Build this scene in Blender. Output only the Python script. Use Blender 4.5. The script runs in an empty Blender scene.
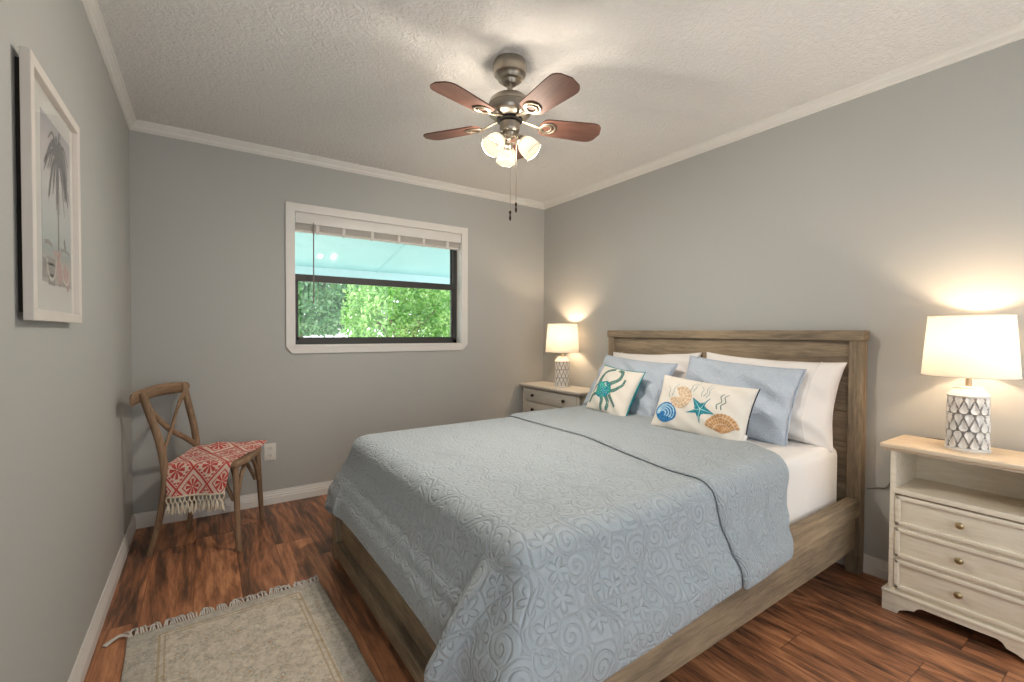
import bpy, bmesh, math, random
import numpy as np
from mathutils import Vector, Matrix, Euler

# ------------------------------------------------------------------ camera, world, sun, exposure
S = bpy.context.scene
COL = S.collection
LX, BY, RX, FY, HZ = -0.365, 3.54, 2.743, -0.36, 2.44        # the room: left, back, right, front, ceiling
CAM_H, F_PX = 1.1923, 458.28
YAW, PIT, ROLL = 0.5906, 0.0189, 0.0043
cam = bpy.data.cameras.new('camera'); cam_o = bpy.data.objects.new('camera', cam); COL.objects.link(cam_o)
fw = Vector((math.sin(YAW)*math.cos(PIT), math.cos(YAW)*math.cos(PIT), -math.sin(PIT)))
rt = Vector((math.cos(YAW), -math.sin(YAW), 0)); up = rt.cross(fw)
r2 = rt*math.cos(ROLL)+up*math.sin(ROLL); u2 = -rt*math.sin(ROLL)+up*math.cos(ROLL)
m4 = Matrix((r2, u2, -fw)).transposed().to_4x4(); m4.translation = (0, 0, CAM_H)
cam_o.matrix_world = m4
cam.sensor_width = 36; cam.lens = F_PX/1024*36; cam.clip_start = 0.02; cam.clip_end = 200
S.camera = cam_o

W = bpy.data.worlds.new('sky'); S.world = W; W.use_nodes = True
bg = W.node_tree.nodes['Background']
bg.inputs['Color'].default_value = (0.92, 0.97, 1.0, 1); bg.inputs['Strength'].default_value = 2.2
sun = bpy.data.lights.new('sun', 'SUN'); sun.energy = 5.0; sun.angle = 0.02; sun.color = (1, .95, .86)
sun_o = bpy.data.objects.new('sun', sun); COL.objects.link(sun_o)
sun_o.rotation_euler = Vector((0.62, -0.12, -0.77)).to_track_quat('-Z', 'Y').to_euler()
VS = S.view_settings
VS.view_transform = 'Standard'; VS.look = 'None'; VS.gamma = 1.0; VS.use_curve_mapping = False
S.display_settings.display_device = 'sRGB'
VS.exposure = 0.28
FAN_W, LAMP_W = 29.0, 9.0
FAN_C, LAMP_C = (1.0, .91, .80), (1.0, .76, .52)

# ------------------------------------------------------------------ helpers: nodes
def lin(r, g=None, b=None):
    if g is None: r, g, b = r
    f = lambda c: (c/12.92 if c <= .04045 else ((c+.055)/1.055)**2.4)
    return (f(r/255), f(g/255), f(b/255), 1)

class NT:
    def __init__(s, name):
        s.m = bpy.data.materials.new(name); s.m.use_nodes = True
        s.t = s.m.node_tree; s.t.nodes.clear()
        s.out = s.t.nodes.new('ShaderNodeOutputMaterial')
    def set(s, sock, v):
        if hasattr(v, 'is_output'): s.t.links.new(v, sock)
        elif v is not None:
            try: sock.default_value = v
            except Exception: sock.default_value = tuple(v)[:3]
    def n(s, typ, _in=None, **props):
        nd = s.t.nodes.new('ShaderNode'+typ)
        for k, v in props.items(): setattr(nd, k, v)
        for k, v in (_in or {}).items(): s.set(nd.inputs[k], v)
        return nd
    def M(s, op, a, b=None, c=None):
        nd = s.n('Math', {0: a}, operation=op)
        if b is not None: s.set(nd.inputs[1], b)
        if c is not None: s.set(nd.inputs[2], c)
        return nd.outputs[0]
    def co(s, kind='Object', scale=(1, 1, 1), rot=(0, 0, 0), loc=(0, 0, 0)):
        tc = s.n('TexCoord')
        return s.n('Mapping', {'Vector': tc.outputs[kind], 'Scale': scale, 'Rotation': rot, 'Location': loc}).outputs[0]
    def noise(s, vec, scale, detail=4, rough=.55, dist=0.0):
        return s.n('TexNoise', {'Vector': vec, 'Scale': scale, 'Detail': detail, 'Roughness': rough, 'Distortion': dist}).outputs['Fac']
    def ramp(s, fac, stops, interp='LINEAR'):
        nd = s.n('ValToRGB', {'Fac': fac}); cr = nd.color_ramp; cr.interpolation = interp
        while len(cr.elements) < len(stops): cr.elements.new(.5)
        for e, (p, c) in zip(cr.elements, stops):
            e.position = p; e.color = c if len(c) == 4 else (*c, 1)
        return nd.outputs['Color']
    def mix(s, fac, a, b, blend='MIX'):
        nd = s.n('Mix', None, data_type='RGBA', blend_type=blend)
        s.set(nd.inputs['Factor'], fac); s.set(nd.inputs[6], a); s.set(nd.inputs[7], b)
        return nd.outputs[2]
    def sep(s, vec):
        return s.n('SeparateXYZ', {0: vec}).outputs
    def comb(s, x, y, z=0.0):
        return s.n('CombineXYZ', {0: x, 1: y, 2: z}).outputs[0]
    def bump(s, h, strength=.3, dist=.01, normal=None):
        nd = s.n('Bump', {'Height': h, 'Strength': strength, 'Distance': dist})
        if normal is not None: s.set(nd.inputs['Normal'], normal)
        return nd.outputs[0]
    def pbr(s, color, rough=.6, metal=0.0, normal=None, spec=.5, **kw):
        p = s.n('BsdfPrincipled', {'Base Color': color, 'Roughness': rough, 'Metallic': metal, 'Specular IOR Level': spec})
        if normal is not None: s.set(p.inputs['Normal'], normal)
        for k, v in kw.items(): s.set(p.inputs[k.replace('_', ' ')], v)
        s.t.links.new(p.outputs[0], s.out.inputs['Surface'])
        return s.m
    def surf(s, sh):
        s.t.links.new(sh, s.out.inputs['Surface']); return s.m

def plain(name, c, rough=.5, metal=0.0, spec=.5, nscale=None, nstr=.05):
    t = NT(name)
    v = t.co()
    n = t.noise(v, 9, 3)
    col = t.mix(n, [x*.93 for x in c[:3]]+[1], [min(1, x*1.05) for x in c[:3]]+[1])
    nm = t.bump(t.noise(v, nscale, 3), nstr, .004) if nscale else None
    return t.pbr(col, rough, metal, nm, spec)

# ------------------------------------------------------------------ materials
def mat_wall(name, c, amount=.12):
    t = NT(name); v = t.co()
    n1 = t.noise(v, 140, 2); n2 = t.noise(v, 1.3, 2)
    col = t.mix(n2, [x*.97 for x in c[:3]]+[1], [x*1.03 for x in c[:3]]+[1])
    return t.pbr(col, .62, 0, t.bump(n1, amount, .003), .3)
def mat_ceiling():
    t = NT('plaster_ceiling'); v = t.co()
    w = t.n('TexNoise', {'Vector': v, 'Scale': 7.0, 'Detail': 2.0}).outputs['Color']
    vv = t.n('VectorMath', {0: v, 1: t.n('VectorMath', {0: w, 'Scale': .10}, operation='SCALE').outputs[0]}, operation='ADD').outputs[0]
    a = t.noise(vv, 55, 3, .6, .6); b = t.noise(vv, 22, 2, .5, .8)
    a = t.n('MapRange', {0: a, 1: .42, 2: .62}).outputs[0]
    h = t.M('ADD', a, t.M('MULTIPLY', b, .8))
    return t.pbr(lin(231, 229, 226), .8, 0, t.bump(h, .55, .008), .2)
def mat_floor():
    t = NT('wood_plank_floor'); v = t.co()
    x, y, z = t.sep(v)
    pw, plen = .185, 1.42
    px = t.M('DIVIDE', t.M('ADD', x, 5.045), pw)
    row = t.M('FLOOR', px); fx = t.M('FRACT', px)
    rnd = t.n('TexWhiteNoise', {'W': row}, noise_dimensions='1D').outputs['Value']
    py = t.M('DIVIDE', t.M('ADD', t.M('ADD', y, 5.0), t.M('MULTIPLY', rnd, plen)), plen)
    fy = t.M('FRACT', py); cy = t.M('FLOOR', py)
    idv = t.n('TexWhiteNoise', {'Vector': t.comb(row, cy)}, noise_dimensions='2D')
    pid = idv.outputs['Value']; pcol = idv.outputs['Color']
    # grain coordinates, each plank with its own offset
    off = t.n('VectorMath', {0: pcol, 'Scale': 37.0}, operation='SCALE').outputs[0]
    g = t.n('VectorMath', {0: t.n('VectorMath', {0: v, 1: (1, .16, 1)}, operation='MULTIPLY').outputs[0], 1: off}, operation='ADD').outputs[0]
    big = t.noise(g, 7.5, 3, .5, .5)                      # the field whose level lines make the cathedral figure
    rings = t.M('FRACT', t.M('MULTIPLY', big, 6.0))
    rings = t.n('MapRange', {0: t.M('ABSOLUTE', t.M('SUBTRACT', rings, .5)), 1: .0, 2: .5}).outputs[0]
    g2 = t.n('VectorMath', {0: t.n('VectorMath', {0: v, 1: (1, .05, 1)}, operation='MULTIPLY').outputs[0], 1: off}, operation='ADD').outputs[0]
    fine = t.noise(g2, 62, 5, .7)
    blotch = t.noise(g, 5.0, 6, .74, 1.6)
    tone = t.M('ADD', t.M('ADD', t.M('MULTIPLY', rings, .13), t.M('MULTIPLY', fine, .48)), t.M('ADD', t.M('MULTIPLY', blotch, .82), t.M('MULTIPLY', pid, .12)))
    col = t.ramp(tone, [(.44, lin(30, 23, 20)), (.55, lin(66, 48, 38)), (.68, lin(108, 74, 54)), (.80, lin(158, 104, 72)), (.95, lin(200, 140, 98))])
    # seams
    sx = t.M('LESS_THAN', t.M('MINIMUM', fx, t.M('SUBTRACT', 1.0, fx)), .010)
    sy = t.M('LESS_THAN', t.M('MINIMUM', fy, t.M('SUBTRACT', 1.0, fy)), .0016)
    seam = t.M('MAXIMUM', sx, sy)
    col = t.mix(t.M('MULTIPLY', seam, .40), col, lin(28, 18, 13))
    h = t.M('SUBTRACT', t.M('ADD', t.M('MULTIPLY', fine, .35), t.M('MULTIPLY', big, .9)), t.M('MULTIPLY', seam, .6))
    rough = t.n('MapRange', {0: fine, 1: .2, 2: .8, 3: .34, 4: .5}).outputs[0]
    return t.pbr(col, rough, 0, t.bump(h, .3, .006), .5)
def mat_wood(name, axis, stops, freq=1.0, knots=True, rough=.6, bumpy=.25):
    t = NT(name); st = [1, 1, 1]; st[axis] = .09
    v = t.co(scale=st)
    info = t.n('ObjectInfo').outputs['Random']
    v = t.n('VectorMath', {0: v, 1: t.comb(t.M('MULTIPLY', info, 9.0), t.M('MULTIPLY', info, 5.0), info)}, operation='ADD').outputs[0]
    big = t.noise(v, 9*freq, 4, .6, 1.1)
    fine = t.noise(v, 75*freq, 4, .7, .3)
    st2 = [1, 1, 1]; st2[axis] = .45
    bl = t.noise(t.co(scale=st2), 4.5*freq, 4, .6, .4)
    tone = t.M('ADD', t.M('ADD', t.M('MULTIPLY', big, .40), t.M('MULTIPLY', fine, .38)), t.M('MULTIPLY', bl, .30))
    col = t.ramp(tone, stops)
    if knots:
        k = t.n('TexVoronoi', {'Vector': t.co(scale=[1 if i != axis else .55 for i in range(3)]), 'Scale': 4.2*freq}).outputs['Distance']
        kk = t.n('MapRange', {0: k, 1: .03, 2: .13, 3: .75, 4: 0.0}).outputs[0]
        col = t.mix(kk, col, lin(70, 54, 40))
    return t.pbr(col, rough, 0, t.bump(t.M('ADD', t.M('MULTIPLY', fine, .6), t.M('MULTIPLY', big, .5)), bumpy, .004), .35)
BEDW = [(.36, lin(78, 68, 56)), (.47, lin(118, 104, 86)), (.58, lin(150, 132, 108)), (.72, lin(182, 160, 132))]
CHW = [(.34, lin(96, 75, 57)), (.5, lin(130, 104, 80)), (.62, lin(152, 124, 98)), (.78, lin(170, 142, 114))]
FANW = [(.34, lin(70, 46, 40)), (.5, lin(96, 66, 56)), (.62, lin(114, 80, 68)), (.78, lin(132, 98, 82))]
MW = {a: mat_wood('weathered_bed_wood_'+'xyz'[a], a, BEDW) for a in range(3)}
MCH = {a: mat_wood('chair_oak_'+'xyz'[a], a, CHW, 1.6, False) for a in (0, 1, 2)}
M_BLADE = mat_wood('walnut_blade', 0, FANW, 1.5, False, .6, .08)
M_WALL = mat_wall('grey_wall_paint', lin(177, 177, 173))
M_CEIL = mat_ceiling(); M_FLOOR = mat_floor()
M_TRIM = plain('white_trim_paint', lin(224, 220, 214), .4)
M_CROWN = plain('crown_paint', lin(222, 219, 213), .45)
M_NS = None
def mat_cream(name, base, wear):
    t = NT(name); v = t.co()
    st = t.co(scale=(1, .12, 1))
    n = t.noise(st, 70, 4, .6); n2 = t.noise(v, 6, 3)
    col = t.mix(t.n('MapRange', {0: n, 1: .35, 2: .75}).outputs[0], base, wear)
    col = t.mix(t.M('MULTIPLY', n2, .25), col, wear)
    return t.pbr(col, .45, 0, t.bump(n, .02, .002), .4)
M_CREAM = mat_cream('antique_cream_paint', lin(236, 227, 209), lin(216, 204, 182))
M_CREAMTOP = mat_cream('bleached_wood_top', lin(226, 208, 184), lin(206, 184, 154))
M_GREYNS = mat_cream('greige_paint', lin(205, 200, 190), lin(188, 181, 170))
M_DARK = plain('dark_inside', lin(38, 32, 27), .8)
M_BRASS = plain('aged_brass', lin(176, 158, 122), .32, 1.0)
M_BRONZE = plain('dark_bronze', lin(62, 50, 40), .4, .8)
M_NICKEL = plain('brushed_nickel', lin(168, 160, 148), .34, 1.0, .5, 90, .05)
M_NICKEL2 = plain('pewter_blade_iron', lin(150, 140, 124), .48, .9)
M_BLACK = plain('black_window_frame', lin(50, 47, 44), .5)
M_IRON = plain('black_iron', lin(30, 28, 27), .5, .5)
M_PLATE = plain('outlet_plastic', lin(226, 222, 212), .35)
M_BLIND = plain('blind_slat_white', lin(214, 208, 200), .5)
M_SHEET = None
def mat_cloth(name, c, rough=.9, weave=700, wr=8, ws=.25, sheen=.15):
    t = NT(name); v = t.co()
    a = t.noise(v, weave, 2, .5); b = t.noise(v, wr, 3, .5, .3)
    h = t.M('ADD', t.M('MULTIPLY', a, .05), b)
    return t.pbr(c, rough, 0, t.bump(h, ws, .03), .15, Sheen_Weight=sheen)
M_SHEET = mat_cloth('white_cotton', lin(238, 234, 230), ws=.16, wr=7)
M_PILLOW = mat_cloth('pillow_cotton', lin(238, 233, 229), ws=.22, wr=9)
def mat_quilt(name, base, hi, scale, pscale=1.0):
    """blue grey matelasse: wavy double trellis lines, leaf sprays and spirals stitched in"""
    t = NT(name)
    tc = t.n('TexCoord'); uv = tc.outputs['UV']
    nz = t.n('TexNoise', {'Vector': uv, 'Scale': 3.0*pscale, 'Detail': 2.0}).outputs['Color']
    wob = t.n('VectorMath', {0: t.n('VectorMath', {0: nz, 1: (.5, .5, .5)}, operation='SUBTRACT').outputs[0], 'Scale': .03/pscale}, operation='SCALE').outputs[0]
    p = t.n('VectorMath', {0: uv, 1: wob}, operation='ADD').outputs[0]
    x, y, _ = t.sep(p)
    # trellis: ogee lines in cloth metres
    P = .205/pscale
    a = t.M('MULTIPLY', y, 2*math.pi/P)
    sx = t.M('ADD', t.M('DIVIDE', x, P), t.M('MULTIPLY', t.M('SINE', a), .16))
    d1 = t.M('ABSOLUTE', t.M('SUBTRACT', t.M('FRACT', sx), .5))
    line1 = t.n('MapRange', {0: t.M('ABSOLUTE', t.M('SUBTRACT', d1, .045)), 1: 0.0, 2: .035, 3: 1.0, 4: 0.0}).outputs[0]
    # spirals and petals in the cells of a voronoi
    vo = t.n('TexVoronoi', {'Vector': p, 'Scale': 1/(.078/pscale), 'Randomness': .55}, voronoi_dimensions='2D')
    loc = t.n('VectorMath', {0: p, 1: vo.outputs['Position']}, operation='SUBTRACT').outputs[0]
    lx, ly, _ = t.sep(loc)
    r = vo.outputs['Distance']
    ang = t.M('ARCTAN2', ly, lx)
    pick = t.sep(vo.outputs['Color'])
    spir = t.M('SINE', t.M('ADD', t.M('MULTIPLY', r, 24.0), t.M('ADD', ang, t.M('MULTIPLY', pick[1], 6.28))))
    spir = t.n('MapRange', {0: spir, 1: .25, 2: .95}).outputs[0]
    pr_ = t.M('ADD', .10, t.M('MULTIPLY', t.M('ABSOLUTE', t.M('COSINE', t.M('MULTIPLY', t.M('ADD', ang, t.M('MULTIPLY', pick[2], 6.28)), 2.5))), .34))
    pet = t.n('MapRange', {0: t.M('ABSOLUTE', t.M('SUBTRACT', r, pr_)), 1: .0, 2: .09, 3: 1.0, 4: 0.0}).outputs[0]
    cell = t.mix(t.M('GREATER_THAN', pick[0], .52), spir, pet)
    cell = t.sep(cell)[0]
    de = t.n('TexVoronoi', {'Vector': p, 'Scale': 1/(.078/pscale), 'Randomness': .55}, voronoi_dimensions='2D', feature='DISTANCE_TO_EDGE').outputs['Distance']
    edge = t.n('MapRange', {0: de, 1: 0.0, 2: .07, 3: 1.0, 4: 0.0}).outputs[0]
    groove = t.M('MAXIMUM', t.M('MULTIPLY', line1, 1.0), t.M('MAXIMUM', t.M('MULTIPLY', cell, .85), t.M('MULTIPLY', edge, .7)))
    weave = t.noise(uv, 420, 2); soft = t.noise(uv, 30, 3)
    h = t.M('ADD', t.M('SUBTRACT', t.M('MULTIPLY', soft, .5), groove), t.M('MULTIPLY', weave, .25))
    col = t.mix(t.noise(uv, 60, 3), base, hi)
    return t.pbr(col, .85, 0, t.bump(h, scale, .009), .2, Sheen_Weight=.2)
M_QUILT = mat_quilt('blue_grey_quilt', lin(163, 172, 178), lin(180, 188, 193), .68)
M_SHAM = mat_quilt('blue_quilted_sham', lin(186, 198, 212), lin(206, 215, 226), .55, 1.5)
def mat_shade():
    t = NT('linen_lamp_shade'); v = t.co(scale=(1, 1, 1))
    n = t.noise(v, 260, 2)
    c = t.mix(n, lin(236, 224, 206), lin(244, 234, 218))
    d = t.n('BsdfDiffuse', {'Color': c}).outputs[0]; tr = t.n('BsdfTranslucent', {'Color': c}).outputs[0]
    return t.surf(t.n('MixShader', {0: .14, 1: d, 2: tr}).outputs[0])
M_SHADE = mat_shade()
def mat_bell():
    t = NT('frosted_glass_bell')
    a = t.n('BsdfTranslucent', {'Color': (.007, .0058, .0045, 1)}).outputs[0]
    b = t.n('BsdfDiffuse', {'Color': (.007, .0058, .0045, 1)}).outputs[0]
    d = t.n('MixShader', {0: .45, 1: a, 2: b}).outputs[0]
    e = t.n('Emission', {'Color': (1, .80, .56, 1), 'Strength': .42}).outputs[0]   # the lit frosted glass
    d = t.n('AddShader', {0: d, 1: e}).outputs[0]
    tp = t.n('BsdfTransparent', {'Color': (1, .96, .9, 1)}).outputs[0]
    return t.surf(t.n('MixShader', {0: .13, 1: d, 2: tp}).outputs[0])
M_BELL = mat_bell()
def mat_emit(name, c, s):
    t = NT(name); e = t.n('Emission', {'Color': (*c, 1), 'Strength': s}).outputs[0]; return t.surf(e)
M_BULB = mat_emit('lit_bulb', (1, .86, .66), 2)
def mat_glass(name='window_glass', refl=.8):
    t = NT(name)
    tp = t.n('BsdfTransparent', {'Color': (1, 1, 1, 1)}).outputs[0]
    g = t.n('BsdfGlossy', {'Color': (1, 1, 1, 1), 'Roughness': .02}).outputs[0]
    geo = t.n('NewGeometry').outputs['Backfacing']
    lw = t.n('LayerWeight', {'Blend': .5}).outputs['Facing']
    fr = t.M('ADD', .035, t.M('MULTIPLY', t.M('POWER', lw, 5.0), refl))
    fr = t.M('MULTIPLY', fr, t.M('SUBTRACT', 1.0, geo))
    return t.surf(t.n('MixShader', {0: fr, 1: tp, 2: g}).outputs[0])
M_GLASS = mat_glass()
def mat_throw():
    """red and cream woven throw: zigzag diamonds, rows of small triangles and an eight petal flower in each diamond"""
    t = NT('red_cream_throw'); tc = t.n('TexCoord')
    x, y, _ = t.sep(tc.outputs['UV'])
    q = .20
    fx = t.M('SUBTRACT', t.M('FRACT', t.M('DIVIDE', x, q)), .5); fy = t.M('SUBTRACT', t.M('FRACT', t.M('DIVIDE', y, q)), .5)
    gx = t.M('SUBTRACT', t.M('FRACT', t.M('ADD', t.M('DIVIDE', x, q), .5)), .5); gy = t.M('SUBTRACT', t.M('FRACT', t.M('ADD', t.M('DIVIDE', y, q), .5)), .5)
    ab = lambda s: t.M('ABSOLUTE', s)
    d = t.M('ADD', ab(fx), ab(fy))                        # 0 at a centre, .5 on the lattice lines
    band = lambda lo, hi: t.M('MULTIPLY', t.M('GREATER_THAN', d, lo), t.M('LESS_THAN', d, hi))
    line = t.M('MAXIMUM', band(.46, .54), 0.0)
    s1 = t.M('FRACT', t.M('MULTIPLY', t.M('ADD', t.M('SUBTRACT', ab(fx), ab(fy)), 10.0), 6.0))
    w = t.n('MapRange', {0: ab(t.M('SUBTRACT', d, .385)), 1: 0.0, 2: .055, 3: .85, 4: .12}).outputs[0]
    tri = t.M('MULTIPLY', band(.335, .435), t.M('LESS_THAN', s1, t.n('MapRange', {0: d, 1: .335, 2: .435, 3: .15, 4: .85}).outputs[0]))
    def flower(ax, ay, rmax):
        rr = t.M('SQRT', t.M('ADD', t.M('MULTIPLY', ax, ax), t.M('MULTIPLY', ay, ay)))
        th = t.M('ARCTAN2', ay, ax)
        pe = ab(t.M('COSINE', t.M('MULTIPLY', th, 4.0)))
        inp = t.M('GREATER_THAN', pe, t.M('ADD', .25, t.M('MULTIPLY', rr, 1.6)))
        return t.M('MULTIPLY', inp, t.M('MULTIPLY', t.M('LESS_THAN', rr, rmax), t.M('GREATER_THAN', rr, .02)))
    dg = t.M('ADD', ab(gx), ab(gy))
    fl = t.M('MAXIMUM', flower(fx, fy, .235), flower(gx, gy, .21))
    inside2 = t.M('LESS_THAN', dg, .36)
    frame2 = t.M('MULTIPLY', t.M('GREATER_THAN', dg, .29), t.M('LESS_THAN', dg, .335))
    m = t.M('MAXIMUM', line, t.M('MAXIMUM', tri, t.M('MAXIMUM', fl, frame2)))
    wv = t.noise(tc.outputs['UV'], 500, 2); wn = t.noise(tc.outputs['UV'], 90, 3)
    m2 = t.M('GREATER_THAN', t.M('ADD', m, t.M('MULTIPLY', t.M('SUBTRACT', wn, .5), .5)), .5)
    col = t.mix(m2, lin(226, 205, 190), lin(192, 52, 50))
    col = t.mix(t.M('MULTIPLY', wv, .3), col, lin(214, 160, 145))
    return t.pbr(col, .9, 0, t.bump(t.M('ADD', wv, m2), .3, .002), .1, Sheen_Weight=.1)
M_THROW = mat_throw()
M_FRINGE = plain('cream_yarn', lin(222, 210, 190), .95, 0, .1, 400, .3)
M_RUGFR = plain('rug_fringe_yarn', lin(206, 200, 192), .95, 0, .1, 400, .3)
def mat_rug():
    t = NT('faded_oriental_rug'); v = t.co()
    x, y, z = t.sep(v)                                    # metres, rug centre at 0
    ax = t.M('ABSOLUTE', x); ay = t.M('ABSOLUTE', y)
    dx = t.M('SUBTRACT', .352, ax); dy = t.M('SUBTRACT', .60, ay)
    ed = t.M('MINIMUM', dx, dy)
    pile = t.noise(v, 420, 2); mott = t.noise(v, 42, 5, .75); big = t.noise(v, 5, 3)
    base = t.ramp(mott, [(.3, lin(172, 160, 143)), (.5, lin(206, 195, 177)), (.68, lin(222, 212, 196))])
    vo = t.n('TexVoronoi', {'Vector': v, 'Scale': 15.0, 'Randomness': .7}, voronoi_dimensions='2D')
    lx, ly, _ = t.sep(t.n('VectorMath', {0: v, 1: vo.outputs['Position']}, operation='SUBTRACT').outputs[0])
    th = t.M('ARCTAN2', ly, lx)
    petal = t.M('ADD', .26, t.M('MULTIPLY', t.M('COSINE', t.M('MULTIPLY', th, 5.0)), .10))
    fl = t.M('LESS_THAN', t.M('ABSOLUTE', t.M('SUBTRACT', vo.outputs['Distance'], petal)), .055)
    fl2 = t.M('LESS_THAN', vo.outputs['Distance'], .10)
    fade = t.n('MapRange', {0: t.noise(v, 17, 3), 1: .38, 2: .62, 3: .04, 4: .45}).outputs[0]
    col = t.mix(t.M('MULTIPLY', fl, fade), base, lin(122, 124, 122))
    col = t.mix(t.M('MULTIPLY', fl2, t.M('MULTIPLY', fade, 1.5)), col, lin(178, 140, 102))
    vine = t.M('LESS_THAN', t.M('ABSOLUTE', t.M('SUBTRACT', t.noise(v, 15, 2, .5, .6), .5)), .014)
    col = t.mix(t.M('MULTIPLY', vine, .28), col, lin(140, 136, 126))
    wl = t.M('LESS_THAN', t.M('ABSOLUTE', t.M('SUBTRACT', ed, .100)), .0045)
    wl = t.M('MAXIMUM', wl, t.M('LESS_THAN', t.M('ABSOLUTE', t.M('SUBTRACT', ed, .118)), .003))
    col = t.mix(t.M('MULTIPLY', wl, .6), col, lin(170, 148, 116))
    bl = t.M('MULTIPLY', t.M('LESS_THAN', ed, .092), t.n('MapRange', {0: big, 1: .35, 2: .7, 3: .25, 4: .8}).outputs[0])
    col = t.mix(t.M('MULTIPLY', bl, .55), col, lin(146, 150, 152))
    return t.pbr(col, .95, 0, t.bump(t.M('ADD', pile, mott), .5, .004), .1)
M_RUG = mat_rug()
def mat_leaf(name, a, b, c):
    t = NT(name); v = t.co()
    n = t.noise(v, 3.1, 2); n2 = t.noise(v, 19, 2)
    col = t.ramp(t.M('ADD', t.M('MULTIPLY', n, .5), t.M('MULTIPLY', n2, .5)), [(.35, a), (.5, b), (.62, c)])
    d = t.n('BsdfDiffuse', {'Color': col}).outputs[0]; tr = t.n('BsdfTranslucent', {'Color': col}).outputs[0]
    g = t.n('BsdfGlossy', {'Color': (1, 1, 1, 1), 'Roughness': .35}).outputs[0]
    s = t.n('MixShader', {0: .4, 1: d, 2: tr}).outputs[0]
    return t.surf(t.n('MixShader', {0: .07, 1: s, 2: g}).outputs[0])

# ------------------------------------------------------------------ helpers: objects
def tag(o, label=None, cat=None, group=None, kind=None):
    if label: o['label'] = label
    if cat: o['category'] = cat
    if group: o['group'] = group
    if kind: o['kind'] = kind
    return o
def thing(name, loc, rz=0.0, label=None, cat=None, group=None, kind=None):
    o = bpy.data.objects.new(name, None); COL.objects.link(o)
    o.location = loc; o.rotation_euler = (0, 0, rz); o.empty_display_size = .1
    return tag(o, label, cat, group, kind)
def dup(root, loc, rz, label):
    r = root.copy(); COL.objects.link(r); r.location = loc; r.rotation_euler = (0, 0, rz); r['label'] = label
    for ch in list(root.children):
        c = ch.copy(); COL.objects.link(c); c.parent = r
        for g in list(ch.children):
            d = g.copy(); COL.objects.link(d); d.parent = c
    return r
def finish(me, smooth):
    if smooth:
        for p in me.polygons: p.use_smooth = True
def mobj(name, V, F, mat, parent=None, smooth=False, uv=None):
    me = bpy.data.meshes.new(name); me.from_pydata([tuple(map(float, v)) for v in V], [], [tuple(map(int, f)) for f in F]); me.update()
    if uv is not None:
        ul = me.uv_layers.new(name='UVMap')
        for p in me.polygons:
            for li in p.loop_indices: ul.data[li].uv = tuple(uv[me.loops[li].vertex_index])
    for m in (mat if isinstance(mat, (list, tuple)) else [mat]): me.materials.append(m)
    finish(me, smooth)
    o = bpy.data.objects.new(name, me); COL.objects.link(o)
    if parent: o.parent = parent
    return o
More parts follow.
